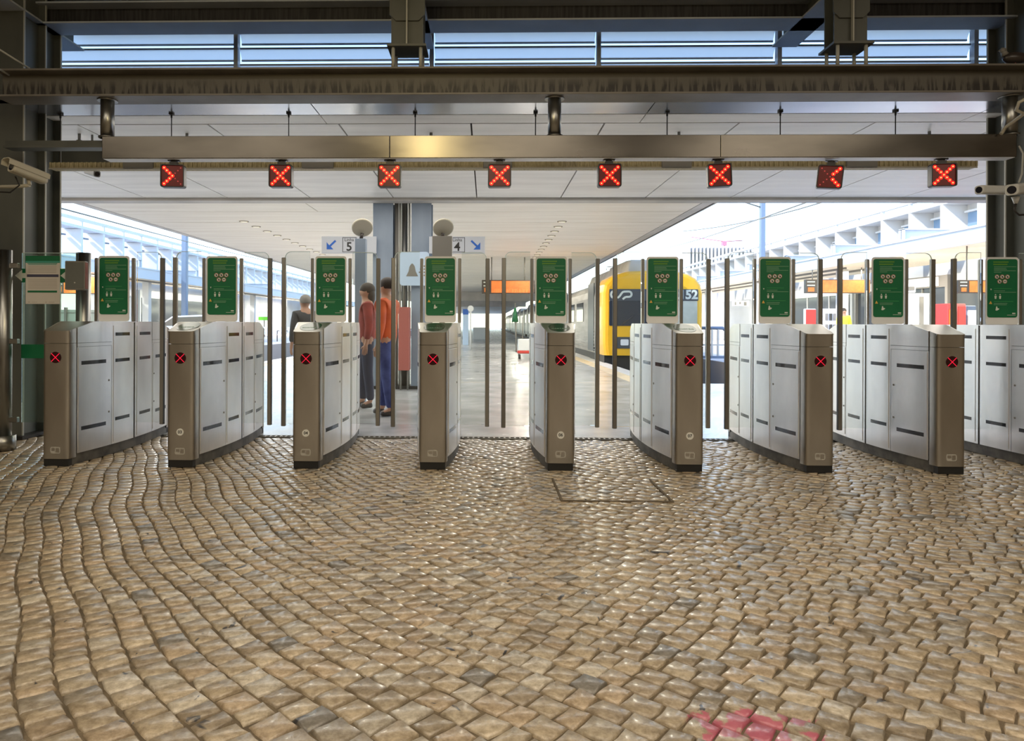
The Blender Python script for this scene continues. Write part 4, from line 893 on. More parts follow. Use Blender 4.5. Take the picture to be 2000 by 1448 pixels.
# ================================================================== PEOPLE
def skin_obj(name, nodes, edges, m_, parent, root=0, sub=2):
    me = bpy.data.meshes.new(name); me.from_pydata([n_[0] for n_ in nodes], edges, []); me.materials.append(m_)
    o_ = bpy.data.objects.new(name, me); C.objects.link(o_); o_.parent = parent
    md = o_.modifiers.new('skin', 'SKIN'); md.use_smooth_shade = True
    sv = me.skin_vertices[0].data
    for i_, n_ in enumerate(nodes):
        r_ = n_[1]; sv[i_].radius = (r_, r_) if isinstance(r_, (int, float)) else r_; sv[i_].use_root = (i_ == root)
    sb = o_.modifiers.new('sub', 'SUBSURF'); sb.levels = sub; sb.render_levels = sub
    return o_
def person(loc, rz, h, lab, coat, trousers, hair_m, stride=0.12, long_hair=False, arm=0.05):
    t = thing('person', loc, lab, 'person', rz=rz); k = h/1.72
    V = lambda x, y_, z: (x*k, y_*k, z*k)
    N = []; E = []
    def nodeadd(p, r_, par=None):
        N.append((V(*p), r_*k if isinstance(r_, (int, float)) else (r_[0]*k, r_[1]*k)))
        if par is not None: E.append((par, len(N)-1))
        return len(N)-1
    # figure faces local +Y
    pel = nodeadd((0, 0, 0.95), (0.15, 0.11)); ab = nodeadd((0, 0, 1.10), (0.13, 0.10), pel); ch = nodeadd((0, 0.0, 1.30), (0.155, 0.11), ab); up = nodeadd((0, -0.005, 1.42), (0.12, 0.085), ch)
    nk = nodeadd((0, 0.01, 1.49), 0.055, up); hd0 = nodeadd((0, 0.02, 1.555), 0.068, nk); hd1 = nodeadd((0, 0.022, 1.62), (0.077, 0.092), hd0); hd2 = nodeadd((0, 0.01, 1.675), (0.066, 0.08), hd1)
    nodeadd((0, 0.112, 1.592), 0.014, hd1)
    for s in (-1, 1): nodeadd((s*0.083, 0.005, 1.60), 0.014, hd1)
    arms = []; legs = []
    for s in (-1, 1):
        sh = nodeadd((s*0.165, 0, 1.40), 0.058, up); el = nodeadd((s*0.225, s*arm*0.5, 1.13), 0.043, sh); wr = nodeadd((s*0.235, s*arm+0.06, 0.90), 0.028, el)
        pm = nodeadd((s*0.235, s*arm+0.075, 0.845), (0.022, 0.036), wr)
        for fi, (dy, L_) in enumerate(((0.03, 0.072), (0.011, 0.082), (-0.009, 0.078), (-0.028, 0.062))):
            f1 = nodeadd((s*0.235, s*arm+0.08+dy, 0.81), 0.0095, pm); f2 = nodeadd((s*0.228, s*arm+0.085+dy, 0.81-L_*0.55), 0.0085, f1); nodeadd((s*0.214, s*arm+0.085+dy, 0.81-L_), 0.007, f2)
        th_ = nodeadd((s*0.225, s*arm+0.115, 0.845), 0.010, pm); nodeadd((s*0.215, s*arm+0.135, 0.815), 0.0085, th_)
        arms.append((N[sh][0], N[el][0], N[wr][0]))
        hp = nodeadd((s*0.085, 0, 0.90), 0.085, pel); kn = nodeadd((s*0.095, s*stride*0.6+0.02, 0.50), 0.058, hp); an = nodeadd((s*0.095, s*stride, 0.085), 0.038, kn); ft = nodeadd((s*0.10, s*stride+0.12, 0.035), 0.03, an)
        legs.append((N[hp][0], N[kn][0], N[an][0], N[ft][0]))
    skin_obj('body', N, E, skin_m, t, 0, 1)
    # coat
    J = [(V(0, 0, 0.88), (0.175*k, 0.135*k)), (V(0, 0, 1.08), (0.16*k, 0.125*k)), (V(0, 0, 1.30), (0.18*k, 0.132*k)), (V(0, -0.005, 1.43), (0.14*k, 0.10*k)), (V(0, 0.005, 1.48), (0.075*k, 0.075*k))]; JE = [(0, 1), (1, 2), (2, 3), (3, 4)]
    for a in arms:
        i_ = len(J); J += [(a[0], 0.076*k), (a[1], 0.062*k), (tuple(Vector(a[2])+Vector((0, 0, 0.03))), 0.046*k)]; JE += [(3, i_), (i_, i_+1), (i_+1, i_+2)]
    skin_obj('jacket', J, JE, coat, t, 0)
    T = [(V(0, 0, 0.95), (0.15*k, 0.115*k)), (V(0, 0, 1.04), (0.135*k, 0.105*k))]; TE = [(0, 1)]
    for l in legs:
        i_ = len(T); T += [(l[0], 0.10*k), (l[1], 0.073*k), (tuple(Vector(l[2])+Vector((0, 0, 0.01))), 0.058*k)]; TE += [(0, i_), (i_, i_+1), (i_+1, i_+2)]
    skin_obj('trousers', T, TE, trousers, t, 0)
    for l in legs:
        skin_obj('shoe', [(tuple(Vector(l[2])+Vector((0, -0.03, -0.04*k))), 0.043*k), (tuple(Vector(l[2])+Vector((0, 0.05, -0.045*k))), 0.042*k), (tuple(Vector(l[3])+Vector((0, 0.02, 0.0))), 0.036*k)], [(0, 1), (1, 2)], disp_dk, t, 0, 1)
    c_ = V(0, -0.003, 1.632); MB().sphere(c_, 0.092*k, 0.108*k, 0.096*k, 18, 10, -0.35, 1.0).build('hair', hair_m, t)
    if long_hair: MB().sphere(V(0, -0.05, 1.55), 0.085*k, 0.06*k, 0.14*k, 14, 8).build('hair_back', hair_m, t)
    ey = MB()
    for s in (-1, 1): ey.sphere(V(s*0.032, 0.098, 1.622), 0.011*k, 0.008*k, 0.009*k, 8, 6)
    ey.build('eyes', disp_dk, t); MB().sphere(V(0, 0.098, 1.548), 0.024*k, 0.008*k, 0.006*k, 8, 5).build('mouth', redbox_m, t)
    return t
coat_or = noise_col(mat('jacket_orange', (0.62, 0.11, 0.03), 0.7), (0.52, 0.09, 0.025), (0.68, 0.13, 0.035), 6)
coat_rd = noise_col(mat('jacket_brick_red', (0.26, 0.035, 0.03), 0.8), (0.2, 0.025, 0.02), (0.32, 0.05, 0.04), 6)
jean = noise_col(mat('jeans_blue', (0.05, 0.06, 0.20), 0.8), (0.03, 0.04, 0.15), (0.07, 0.09, 0.26), 8)
dk_tr = mat('trousers_dark', (0.03, 0.035, 0.07), 0.8); hair_d = mat('hair_dark', (0.03, 0.02, 0.015), 0.6); hair_g = mat('hair_grey', (0.25, 0.23, 0.21), 0.7); coat_dk = mat('coat_charcoal', (0.05, 0.05, 0.055), 0.8)
person((P(756, 700, 8.5)[0], 8.5, 0), R(72), 1.64, 'person in orange jacket and blue jeans walking left behind the door bars', coat_or, jean, hair_d, 0.10)
person((P(717, 700, 9.3)[0], 9.3, 0), R(100), 1.62, 'person in brick red jacket and dark trousers left of the orange jacket', coat_rd, dk_tr, hair_d, 0.05, True)
person((P(596, 700, 10.2)[0], 10.2, 0), R(40), 1.50, 'person with grey hair and dark coat behind the third gate from the left', coat_dk, dk_tr, hair_g, 0.08)
person((P(1648, 600, 26)[0], 26.0, 0.0), R(170), 1.70, 'distant person in yellow high visibility clothing by the right hand shops', hivis, hivis, hair_d, 0.06)

# ================================================================== TRAIN
YT = 20.0; xl, xr = P(1178, 600, YT)[0], P(1375, 600, YT)[0]; ztop_t = P(1275, 527, YT)[2]; zbot = P(1275, 695, YT)[2]; xc = (xl+xr)/2; wv = (xr-xl)/2
tr_ = thing('train', (xc, YT, -0.75), 'yellow fronted commuter train with silver side standing at the right platform', 'train'); off = (xc, YT, -0.75)
def sect(w, zb_, zt_, n=10, sh=0.62):
    """body section: straight sides, domed roof"""
    pts = [(-w*0.97, zb_), (w*0.97, zb_), (w, zb_+0.3)]
    zs = zb_ + (zt_-zb_)*0.74
    for i_ in range(n+1):
        a_ = math.pi*i_/n; pts.append((w*math.copysign(abs(math.cos(a_))**sh, math.cos(a_)), zs + (zt_-zs)*math.sin(a_)**0.9))
    pts.append((-w, zb_+0.3)); return pts
# yellow cab: rounded front
rs = []
for yy, kw, kz in ((YT+1.35, 1.0, 1.0), (YT+0.3, 1.0, 1.0), (YT+0.12, 0.985, 0.985), (YT+0.03, 0.95, 0.95), (YT, 0.90, 0.91)):
    zt_ = zbot + (ztop_t-zbot)*(0.5+0.5*kz) if kz < 1 else ztop_t
    rs.append([(xc+x, yy, z) for x, z in sect(wv*kw if kw < 1 else wv, zbot, zt_)])
MB().rings(rs, sm=False).build('cab', yellow, tr_, off)
w_ = wv*0.88; zw0, zw1, zw2 = P(1275, 637, YT)[2], P(1275, 588, YT)[2], P(1275, 565, YT)[2]
msk = MB().prism(rrect(xc-w_, xc+w_, zw1, zw2, 0.03), 'y', YT-0.03, YT+0.05).build('front_mask', tr_grey, tr_, off)
MB().prism(rrect(xc-w_, xc-w_*0.13, zw0, zw1, 0.03), 'y', YT-0.025, YT+0.05).build('windscreen', tr_glass, tr_, off)
MB().prism(rrect(xc-w_*0.10, xc+w_*0.42, zw0, zw1, 0.03), 'y', YT-0.025, YT+0.05).build('windscreen', tr_glass, tr_, off)
rw = noise_col(mat('pale_window', (0.5, 0.52, 0.45), 0.3), (0.42, 0.44, 0.38), (0.55, 0.57, 0.5), 3)  # paler than the windscreen panes
MB().prism(rrect(xc+w_*0.47, xc+w_*0.98, zw0-0.1, zw1, 0.03), 'y', YT-0.025, YT+0.05).build('side_window', rw, tr_, off)
MB().tube([(xc-0.9, YT-0.05, zw0+0.02), (xc-0.55, YT-0.06, zw0+0.30)], 0.012, 6).tube([(xc+0.1, YT-0.05, zw0+0.02), (xc+0.4, YT-0.06, zw0+0.30)], 0.012, 6).build('wiper', disp_dk, tr_, off)
for s in (-1, 1):
    hx = P(1218, 668, YT)[0] if s < 0 else 2*xc-P(1218, 668, YT)[0]; hz = P(1218, 669, YT)[2]
    hl = MB().prism(rrect(hx-0.21, hx+0.21, hz-0.17, hz+0.15, 0.04), 'y', YT-0.03, YT+0.03).build('headlight', tr_grey, tr_, off)
    MB().prism(rrect(hx-0.09, hx+0.13, hz-0.085, hz+0.085, 0.03), 'y', YT-0.034, YT-0.03).build('lamp_glass', white, hl, off)
bt = MB().box(xc-wv*0.95, xc+wv*0.95, YT+0.2, YT+3.0, -0.7, zbot).box(xc-0.3, xc+0.3, YT-0.25, YT+0.2, -0.35, -0.05).build('bogie', dark, tr_, off)
# number and emblem on the mask
text('fleet_number', '2152', 0.34, (P(1338, 577, YT)[0]-off[0], -0.034, (zw1+zw2)/2-off[2]), print_white, tr_, bold=0.012, depth=0.004)
ex, ez = P(1213, 577, YT)[0], (zw1+zw2)/2; w2 = 0.055
q = MB()
arcC = [(ex-0.20+0.085*math.cos(R(a)), ez+0.01+0.095*math.sin(R(a))) for a in range(60, 301, 15)] + [(ex-0.10, ez-0.085), (ex-0.04, ez-0.03), (ex+0.02, ez+0.06), (ex+0.06, ez+0.09)]
arcP = [(ex+0.06, ez+0.09), (ex+0.20, ez+0.095)] + [(ex+0.21+0.075*math.cos(R(a)), ez+0.02+0.075*math.sin(R(a))) for a in range(75, -91, -15)] + [(ex+0.12, ez-0.055), (ex+0.04, ez-0.12)]
for arc in (arcC, arcP):
    for i_ in range(len(arc)-1): q.prism(stroke([arc[i_], arc[i_+1]], w2), 'y', YT-0.036-0.0001*i_, YT-0.03)
q.build('emblem', print_white, tr_, off)
# coaches
y0 = YT+1.35
for ci in range(5):
    L_ = 20; ya, yb_ = y0+0.0, y0+L_-0.5
    bdy = MB().rings([[(xc+x, yy, z) for x, z in sect(wv*0.98, zbot, ztop_t-0.12, 10, 0.5)] for yy in (ya, yb_)]).build('coach_body', tr_side, tr_, off)
    xs_ = xc-wv*0.98-0.006
    zl, zh = P(1150, 628, YT+1)[2], P(1150, 585, YT+1)[2]
    for k in range(8):
        a = ya+0.5+k*2.4
        if k % 3 == 0:
            MB().box(xs_-0.012, xs_+0.02, a, a+1.2, zbot+0.05, 2.35).build('coach_door', tr_grey, bdy, off if False else (0, 0, 0)).location = (0, 0, 0)
        else: MB().box(xs_-0.010, xs_+0.02, a, a+1.7, zl, zh).build('coach_window', tr_glass, bdy)
    for c_ in bdy.children: c_.location = (-off[0], -off[1], -off[2])
    q = MB()
    for k in range(7): q.box(xs_-0.006, xs_+0.02, ya, yb_, zbot+0.08+k*0.1, zbot+0.105+k*0.1)
    o = q.build('corrugation', tr_side, bdy); o.location = (-off[0], -off[1], -off[2]); o['kind'] = 'stuff'
    rb = MB(); rb.rings([[(xc+s_*1.0*sx_, yy, z) for sx_, z in ((-0.85*s2, ztop_t-0.15), (0.85*s2, ztop_t-0.15), (0.7*s2, ztop_t+0.22), (-0.7*s2, ztop_t+0.22))] for yy, s2, s_ in ((ya+0.6, 0.94, 1), (ya+1.0, 1, 1), (ya+5.5, 1, 1))])
    rb.build('roof_unit', tr_roof, tr_, off, 0.04)
    MB().box(xc-wv*0.9, xc+wv*0.9, ya+1, yb_-1, -0.65, zbot).build('underframe', dark, tr_, off)
    y0 += L_
rr0 = MB().rings([[(xc+x, yy, z) for x, z in ((-0.8*s2, ztop_t-0.25), (0.8*s2, ztop_t-0.25), (0.66*s2, ztop_t+0.30), (-0.66*s2, ztop_t+0.30))] for yy, s2 in ((YT+0.25, 0.9), (YT+0.6, 1), (YT+3.2, 1))]).build('roof_unit', tr_roof, tr_, off, 0.04)
MB().tube([(xc-1.15, YT+0.9, ztop_t+0.05), (xc-1.15, YT+0.9, ztop_t+0.14), (xc-0.9, YT+0.9, ztop_t+0.16)], 0.012, 6).build('horn', disp_dk, tr_, off)

# ================================================================== BUILDINGS AND SIDE PLATFORMS
def side_building(sg, xf, zt_, zrail, y_first, ny, xcan, z_c1, z_c0, lab, step=2.03):
    t = thing('station_building', (sg*xf, y_first, 0), lab, 'building'); off_ = (sg*xf, y_first, 0)
    X = lambda a: sg*a
    def bx(q_, a, b2, y0_, y1_, z0_, z1_): x0_, x1_ = sorted((X(a), X(b2))); return q_.box(x0_, x1_, y0_, y1_, z0_, z1_)
    y_end = y_first+ny*step
    bx(MB(), xf+0.9, xf+(9 if sg > 0 else 1.3), y_first-1, y_end, 0.0, zt_-0.35 if sg > 0 else z_c1+0.1).build('wall', bld_white, t, off_)
    bx(bx(MB(), xf-0.05, xf+0.12, y_first-1, y_end, zt_-0.14, zt_), xf+0.1, xf+0.9, y_first-1, y_end, zt_-0.5, zt_-0.42).build('top_rail', bld_white if sg > 0 else bld_beam, t, off_)  # left rails and pilasters bluish, shade put into their colour
    bx(MB(), xf-0.03, xf+0.10, y_first-1, y_end, zrail-0.12, zrail+0.02).build('lower_rail', bld_white if sg > 0 else bld_beam, t, off_)
    pil = None; win = None; mul = None; brk = None
    for k in range(ny):
        yy = y_first+k*step
        if pil is None:
            pil = bx(MB(), xf, xf+0.9, y_first-0.09, y_first+0.09, z_c1, zrail-0.12).build('pilaster', bld_white if sg > 0 else bld_beam, t, off_)
            brk = bx(MB(), xf-0.02, xf+0.09, y_first-0.06, y_first+0.06, zrail, zt_-0.14).build('rail_post', bld_beam, t, off_)
            win = bx(MB(), xf+0.80, xf+0.9, y_first+0.85, y_first+step-0.25, z_c1+0.3, zrail-0.45).build('window', bld_glass, t, off_)
            mul = bx(bx(MB(), xf+0.72, xf+0.9, y_first+0.80, y_first+0.86, z_c1+0.2, zrail-0.4), xf+0.70, xf+0.9, y_first+0.8, y_first+step-0.2, zrail-0.45, zrail-0.38).build('window_frame', blue_frame if sg < 0 else bld_white, t, off_)
        else:
            for src in ((pil, brk, win, mul) if sg > 0 else (pil, brk, mul)):
                c_ = src.copy(); C.objects.link(c_); c_.parent = t; c_.location = (0, k*step, 0)
    if sg < 0: bpy.data.objects.remove(win)
    return t
ZB = EYE
tb1 = side_building(1, 17.0, ZB+5.0, ZB+4.62, 25.2, 30, 13, ZB+2.6, ZB+2.2, 'long white station building with deep window bays along the right platform')
tb2 = side_building(-1, 20.0, ZB+5.12, ZB+4.72, 30.9, 34, 17, ZB+2.64, ZB+2.16, 'long white station building tinted shade-blue with tall window bays along the left side')
def side_canopy(sg, xe, xi, z1, z0, y0, y1, lab, beams):
    t = thing('side_canopy', (sg*xe, y0, z0), lab, 'canopy'); off_ = (sg*xe, y0, z0)
    def bx(q_, a, b2, y0_, y1_, z0_, z1_): x0_, x1_ = sorted((sg*a, sg*b2)); return q_.box(x0_, x1_, y0_, y1_, z0_, z1_)
    bx(MB(), xe, xe+0.12, y0, y1, z0, z1).build('fascia', bld_beam, t, off_)
    bx(MB(), xe-0.06, xe+0.2, y0, y1, z1, z1+0.06).build('gutter', bld_beam, t, off_)
    bx(MB(), xe+0.12, xi, y0, y1, z0+0.1, z0+0.16).build('soffit', soffit_m, t, off_)
    bx(MB(), xe+0.2, xi, y0, y1, z0+0.30, z1+0.0).build('roof_deck', bld_white, t, off_)
    bx(bx(MB(), xi-1.5, xi-1.4, y0+14, y1, z0+0.02, z0+0.1), xi-2.6, xi-2.52, y0+14, y1, z0+0.02, z0+0.1).build('service_duct', tin, t, off_)
    for yy in beams:
        q_ = bx(bx(bx(MB(), xe+0.1, xi, yy-0.15, yy+0.15, z1+0.40, z1+0.44), xe+0.1, xi, yy-0.015, yy+0.015, z1+0.02, z1+0.40), xe+0.1, xe+0.14, yy-0.15, yy+0.15, z1+0.02, z1+0.42)
        q_.build('roof_beam', bld_beam, t, off_)
    k = 0; yy = y0+6
    while yy < y1:
        bx(MB(), xe+1.6, xe+1.95, yy, yy+0.35, 0, z0+0.1).build('canopy_column', bld_white, t, off_); yy += 9.0
    return t
side_canopy(1, 13.0, 16.9, ZB+2.6, ZB+2.2, 15.0, 86, 'white edged canopy with beige soffit over the right side platform', (18.6, 23.0, 27.5, 31.8, 36.3, 40.8, 45.3, 49.8))
side_canopy(-1, 17.0, 19.9, ZB+2.64, ZB+2.16, 15.0, 99, 'pale edged canopy with beige soffit over the left side platform', (22.0, 28.0, 35.0, 42.0, 49.0, 56.0))
rp = struct(MB().box(6.9, 30, 13.4, 120, -0.86, 0.0).build('floor', coping_m)); lp = struct(MB().box(-30, -11.0, 13.4, 120, -0.86, -0.02).build('floor', coping_m))
# shop fronts on the right: alternating glazed and solid bays
def shop(x, y0, y1, z1, m_, lab, sg=1, sign=None, fr=None):
    t = thing('shop_front', (sg*x, (y0+y1)/2, 0), lab, 'shop'); off_ = (sg*x, (y0+y1)/2, 0)
    def bx(q_, a, b2, y0_, y1_, z0_, z1_): x0_, x1_ = sorted((sg*a, sg*b2)); return q_.box(x0_, x1_, y0_, y1_, z0_, z1_)
    bx(bx(bx(MB(), x, x+0.3, y0, y0+0.15, 0, z1), x, x+0.3, y1-0.15, y1, 0, z1), x+0.003, x+0.297, y0+0.15, y1-0.15, z1-0.45, z1-0.003).build('frame', fr or shop_m, t, off_)
    bx(MB(), x+0.12, x+0.15, y0+0.15, y1-0.15, 0.5, z1-0.45).build('glazing', m_, t, off_)
    bx(MB(), x+0.05, x+0.2, y0+0.15, y1-0.15, 0, 0.5).build('plinth', tin, t, off_)
    for k in range(1, 4):
        yy = y0+(y1-y0)*k/4; bx(MB(), x+0.08, x+0.16, yy-0.03, yy+0.03, 0.5, z1-0.45).build('mullion', fr or shop_m, t, off_)
    if sign: bx(MB(), x-0.04, x, y0+0.5, y1-0.5, z1-0.40, z1-0.05).build('sign_board', sign, t, off_)
    return t
shop(17.2, 15.5, 21, 3.0, shop_dk, 'dark glazed shop front nearest the right column', 1, red_m)
shop(17.2, 21.2, 27, 3.0, shop_dk, 'glazed shop front with pale frame right of the yellow clad person', 1, None)
shop(17.2, 27.2, 34, 3.0, shop_dk, 'dark curved shop front behind the yellow clad person', 1, white, tin)
shop(17.2, 34.2, 44, 3.0, shop_dk, 'pale framed waiting room front behind the train', 1, white)
shop(20.3, 30.5, 41, 3.0, shop_m, 'white shop front behind the second gate notice', -1, white)
shop(20.3, 41.5, 55, 3.0, shop_dk, 'glazed shop front left of the first gate notice far behind', -1, white)
shop(20.3, 20.0, 30, 3.0, shop_m, 'white shop front far behind the leftmost gate', -1, white)
# white kiosk block, vending machines and posters on the right platform
def simple_box(name, u0, u1, v0, v1, Y, dpt, m_, lab, cat, front=None, z_floor=True):
    x0, x1 = P(u0, 600, Y)[0], P(u1, 600, Y)[0]; z1 = P(u0, v0, Y)[2]; z0 = 0 if z_floor else P(u0, v1, Y)[2]
    t = thing(name, ((x0+x1)/2, Y, z0), lab, cat); off_ = ((x0+x1)/2, Y, z0)
    MB().bbox(x0, x1, Y, Y+dpt, z0, z1, 0.02).build('body', m_, t, off_)
    if front:
        for (a, b2, c_, d_, fm, nm) in front:
            MB().box(x0+(x1-x0)*a, x0+(x1-x0)*b2, Y-0.03, Y, z0+(z1-z0)*c_, z0+(z1-z0)*d_).build(nm, fm, t, off_)
    return t
simple_box('kiosk', 1770, 1819, 573, 640, 24, 1.2, white, 'white ribbed kiosk block on the right platform beside the red items', 'kiosk', [(0.05, 0.3, 0.05, 0.95, bld_beam, 'panel'), (0.52, 0.68, 0.0, 0.95, tin, 'dark_recess')])
simple_box('hanging_sign', 1769, 1789, 555, 572, 23.5, 0.1, white, 'small white hanging sign above the kiosk', 'sign', [(0.2, 0.8, 0.3, 0.7, tin, 'mark')], False)
simple_box('vending_machine', 1851, 1868, 593, 650, 21, 0.7, red_m, 'bright red vending machine left of the dark item by the right column', 'vending machine', [(0.15, 0.85, 0.4, 0.9, orange, 'window')])
simple_box('vending_machine', 1869, 1887, 593, 650, 21, 0.7, redbox_m, 'dull red vending machine beside the blue white poster case', 'vending machine', [(0.1, 0.9, 0.5, 0.95, red_m, 'window')])
simple_box('poster_case', 1888, 1907, 597, 650, 21.5, 0.2, blue_frame, 'blue and white poster case next to the right column', 'poster', [(0.08, 0.92, 0.5, 0.92, white, 'sheet')])
simple_box('poster_case', 1574, 1594, 603, 650, 24, 0.2, white, 'red and white poster case behind the seventh gate notice', 'poster', [(0.0, 0.95, 0.0, 0.98, red_m, 'sheet'), (0.25, 0.7, 0.55, 0.65, white, 'caption')])
simple_box('magazine_rack', 1610, 1634, 603, 650, 24, 0.4, white, 'white magazine rack left of the yellow clad person', 'rack', [(0.08, 0.28, 0.1+0.22*k, 0.24+0.22*k, tin, 'shelf_item') for k in range(4)] + [(0.4, 0.62, 0.1+0.22*k, 0.24+0.22*k, green if k == 1 else tape, 'shelf_item') for k in range(4)] + [(0.72, 0.92, 0.1+0.22*k, 0.24+0.22*k, tin, 'shelf_item') for k in range(4)])
simple_box('pictogram_sign', 1430, 1464, 588, 598, 40, 0.08, white, 'white hanging pictogram sign between two door bars beyond the sixth gate', 'sign', [(0.15, 0.22, 0.2, 0.8, tin, 'mark'), (0.4, 0.5, 0.4, 0.8, tin, 'mark'), (0.68, 0.82, 0.1, 0.8, tin, 'mark')], False)
yb = 29.0
board(P(1574, 560, yb)[0], P(1700, 560, yb)[0], P(1600, 573, yb)[2], P(1600, 546, yb)[2], yb, 'orange departure display with dark end behind the seventh gate', glyph=False, hang=3.395)
yb = 21.0
board(P(1872, 560, yb)[0], P(1990, 560, yb)[0], P(1900, 573, yb)[2], P(1900, 547, yb)[2], yb, 'dark departure display partly hidden by the right column', glyph=False, hang=3.395)
board(P(110, 560, 33)[0], P(192, 560, 33)[0], P(150, 574, 33)[2], P(150, 541, 33)[2], 33, 'brown orange departure display behind the grey box at left', glyph=False, hang=3.355)
# two bench-like frames and railings
fr = thing('railing', (P(1400, 640, 22)[0], 22, 0), 'blue grey tubular railing frame right of the sixth gate', 'railing'); x0, x1 = P(1384, 640, 22)[0], P(1418, 640, 22)[0]; zt_ = P(1400, 641, 22)[2]; off = (P(1400, 640, 22)[0], 22, 0)
MB().tube([(x0-0.3, 22, zt_), (x1-0.1, 22, zt_), (x1, 22, zt_-0.1), (x1, 22, 0)], 0.05, 10).build('top_rail', blue_frame, fr, off); MB().box(x0-0.3, x1, 21.96, 22.04, 0.06, 0.14).build('bottom_rail', blue_frame, fr, off)
MB().box(x0-0.3, x1, 21.98, 22.02, 0.45, 0.50).build('middle_rail', cream2, fr, off)
for k in range(3): MB().box(x0+0.15*k*1.2-0.1, x0+0.15*k*1.2-0.05, 21.97, 22.03, 0.14, zt_).build('baluster', cream2, fr, off)
# left fence seen above the first gate
fn = thing('mesh_fence', (P(120, 620, 12.5)[0], 12.5, 0), 'low pale green fence with thin horizontal wires behind the leftmost gate', 'fence'); off = (P(120, 620, 12.5)[0], 12.5, 0)
xa, xb = P(60, 620, 12.5)[0], P(215, 620, 12.5)[0]; zt_ = P(120, 603, 12.5)[2]
MB().box(xa, xb, 12.5, 12.52, 0.1, zt_-0.02).build('infill_panel', mat('fence_pale_green', (0.55, 0.62, 0.55), 0.6), fn, off)
for k in range(7): MB().box(xa, xb, 12.485, 12.5, 0.3+k*(zt_-0.3)/6.5, 0.31+k*(zt_-0.3)/6.5).build('wire_rail', tin, fn, off)
for u in (129, 200): x = P(u, 620, 12.5)[0]; MB().box(x-0.02, x+0.02, 12.47, 12.52, 0, zt_+0.02).build('post', tin, fn, off)
# white car and pale vehicle on the left street side
def car(x, y_, rz, m_, lab, s=1.0):
    t = thing('car', (x, y_, 0), lab, 'car', rz=rz)
    prof = [(-2.1, 0.3), (-2.12, 0.72), (-1.95, 0.85), (-1.2, 0.92), (-0.6, 1.36), (0.7, 1.42), (1.5, 0.98), (2.05, 0.88), (2.12, 0.5), (2.05, 0.3)]
    MB().prism([(a, z) for a, z in prof], 'y', -0.85, 0.85).build('body', m_, t, bev=0.05)
    MB().prism([(-1.1, 0.95), (-0.58, 1.30), (0.66, 1.35), (1.35, 0.99)], 'y', -0.862, 0.862).build('windows', tr_glass, t)
    for a in (-1.35, 1.3):
        for b2 in (-0.8, 0.8): w = MB().cyl((a, b2-0.1, 0.31), (a, b2+0.1, 0.31), 0.31, 18).build('wheel', dark, t); MB().cyl((a, b2-0.105 if b2 < 0 else b2+0.1, 0.31), (a, b2-0.1 if b2 < 0 else b2+0.105, 0.31), 0.18, 14).build('hub', tin, w)
    return t
car(P(375, 610, 30)[0], 30, R(12), white, 'white car beyond the fence between the first and second notices')
simple_box('bus_stop_panel', 505, 526, 609, 626, 56, 0.3, white, 'small white panel with bright green stripe left of the door bars', 'sign', [(0.0, 1.0, 0.02, 0.4, mat('bright_green', (0.12, 0.55, 0.03), 0.5), 'green_stripe')], False)
MB().cyl((0, 0.1, -1.3), (0, 0.1, 0.0), 0.05, 8).build('pole', tin, [o for o in bpy.data.objects if o.name == 'bus_stop_panel'][0])
sw = thing('street_bench', (P(545, 650, 42)[0], 42, 0), 'row of white seats with dark frames on the left platform', 'bench'); off = (P(545, 650, 42)[0], 42, 0)
for k in range(4):
    x = P(520+k*16, 650, 42)[0]; MB().box(x-0.2, x+0.2, 42, 42.05, 0.42, 0.85).box(x-0.2, x+0.2, 41.6, 42.0, 0.40, 0.44).build('seat', white, sw, off); MB().tube([(x-0.22, 41.65, 0), (x-0.22, 41.65, 0.62), (x-0.22, 42, 0.62)], 0.03, 6).build('arm', disp_dk, sw, off)
# platform furniture in the middle
simple_box('service_cabinet', 924, 951, 640, 662, 48, 1.0, shop_m, 'pale service cabinet standing far down the platform', 'cabinet')
simple_box('information_totem', 904, 915, 604, 655, 36, 0.3, poster_bl, 'pale blue information totem right of the fourth gate', 'totem', [(0, 1, 0.85, 1.0, blue_print, 'blue_cap')])
pl_ = thing('lamp_pole', (P(919, 640, 30)[0], 30, 0), 'thin white pole with round ring head left of the display', 'pole'); MB().cyl((0, 0, 0), (0, 0, P(919, 605, 30)[2]), 0.035, 10).build('pole', white, pl_); MB().cyl((0, -0.05, P(919, 603, 30)[2]), (0, 0.05, P(919, 603, 30)[2]), 0.13, 16).build('ring_head', white, pl_)
tl = thing('cleaning_trolley', (P(1027, 690, 22.5)[0], 22.5, 0), 'white and red cleaning trolley with green broom on the platform', 'trolley')
MB().bbox(-0.25, 0.25, -0.2, 0.2, 0.25, 0.62, 0.02).build('bucket', white, tl); MB().bbox(-0.27, 0.27, -0.22, 0.22, 0.17, 0.26, 0.02).build('tray', red_m, tl)
for a in (-0.2, 0.2):
    for b2 in (-0.15, 0.15): MB().cyl((a-0.03, b2, 0.07), (a+0.03, b2, 0.07), 0.07, 10).build('caster', dark, tl)
MB().cyl((-0.3, 0, 0.2), (-0.34, 0, 1.75), 0.02, 8).cyl((-0.1, 0, 0.6), (-0.1, 0, 1.3), 0.015, 8).build('broom_handle', tin, tl); MB().cyl((-0.34, 0, 1.15), (-0.34, 0, 1.6), 0.11, 12, 0.03).build('broom_brush', green, tl)
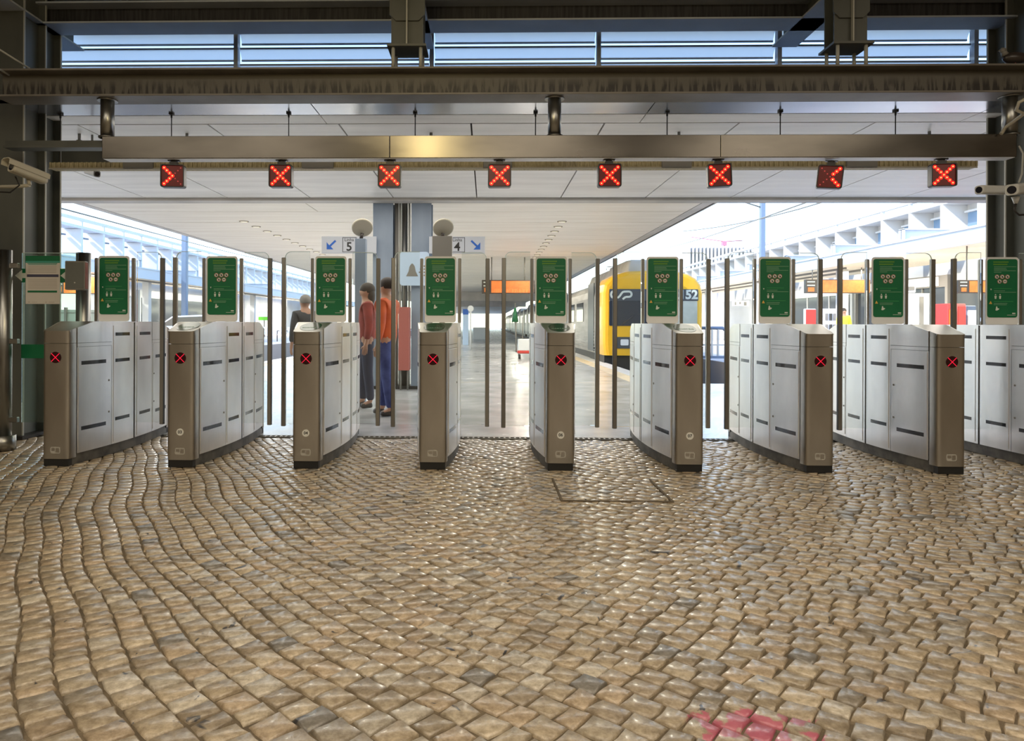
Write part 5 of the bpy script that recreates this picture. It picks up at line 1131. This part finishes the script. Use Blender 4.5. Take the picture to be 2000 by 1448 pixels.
# catenary mast, wires, pale fin building and crane
ms = thing('catenary_mast', (P(1489, 450, 31)[0], 31, 0), 'grey steel catenary mast rising beyond the right canopy', 'mast')
MB().bbox(-0.10, 0.10, -0.10, 0.10, 0, 9.2, 0.02).build('mast_shaft', blue_frame, ms); MB().tube([(0, 0, 7.0), (-3.6, 0, 7.3)], 0.04, 6).tube([(0, 0, 6.1), (-3.6, 0, 7.25)], 0.03, 6).build('cantilever', tin, ms)
ms2 = thing('catenary_mast', (P(361, 500, 38.5)[0], 38.5, 0), 'blue grey catenary mast in front of the left building', 'mast')
MB().bbox(-0.14, 0.14, -0.14, 0.14, 0, 6.35, 0.02).build('mast_shaft', blue_frame, ms2); MB().tube([(0, 0, 6.0), (3.2, 0, 6.2)], 0.04, 6).build('cantilever', tin, ms2)
for lab, a, c_ in (('thin overhead wire rising to the right beyond the canopy edge', P(1334, 452, 30), P(1900, 300, 12)), ('thin overhead wire above the train roof', P(1260, 490, 60), P(1640, 372, 14)), ('thin overhead wire above the left building', P(600, 520, 70), P(100, 402, 15))):
    a, c_ = Vector(a), Vector(c_); pts = [a.lerp(c_, k/8) - Vector((0, 0, 0.25*math.sin(math.pi*k/8))) for k in range(9)]
    tag(MB().tube(pts, 0.018, 5).build('overhead_wire', tin), lab, 'wire')
fb = thing('fin_building', (P(1400, 500, 120)[0], 120, 0), 'distant pale building with vertical fins left of the mast', 'building'); off = (P(1400, 500, 120)[0], 120, 0)
x0, x1 = P(1347, 500, 120)[0], P(1470, 500, 120)[0]; z1 = P(1400, 480, 120)[2]
MB().box(x0, x1, 121, 135, 0, z1-0.3).build('block', bld_beam, fb, off)
nf = 18
for k in range(nf):
    x = x0+(x1-x0)*k/(nf-1); MB().box(x-0.14, x+0.14, 120, 121, 0, z1).build('fin', bld_white, fb, off)
cr = thing('tower_crane', (P(1415, 470, 170)[0], 170, 0), 'tiny pink tower crane on the skyline', 'crane'); off = (P(1415, 470, 170)[0], 170, 0)
q = P(1415, 472, 170); MB().box(q[0]-0.25, q[0]+0.25, 170, 170.5, 0, q[2]).build('mast', pink_m, cr, off); a = P(1350, 463, 170); c_ = P(1450, 470, 170)
MB().tube([a, (q[0], 170, q[2]), c_], 0.12, 5).build('jib', pink_m, cr, off); MB().box(q[0]-0.5, q[0]+0.5, 169.7, 170.8, q[2]-1.0, q[2]+0.1).build('cab', pink_m, cr, off)
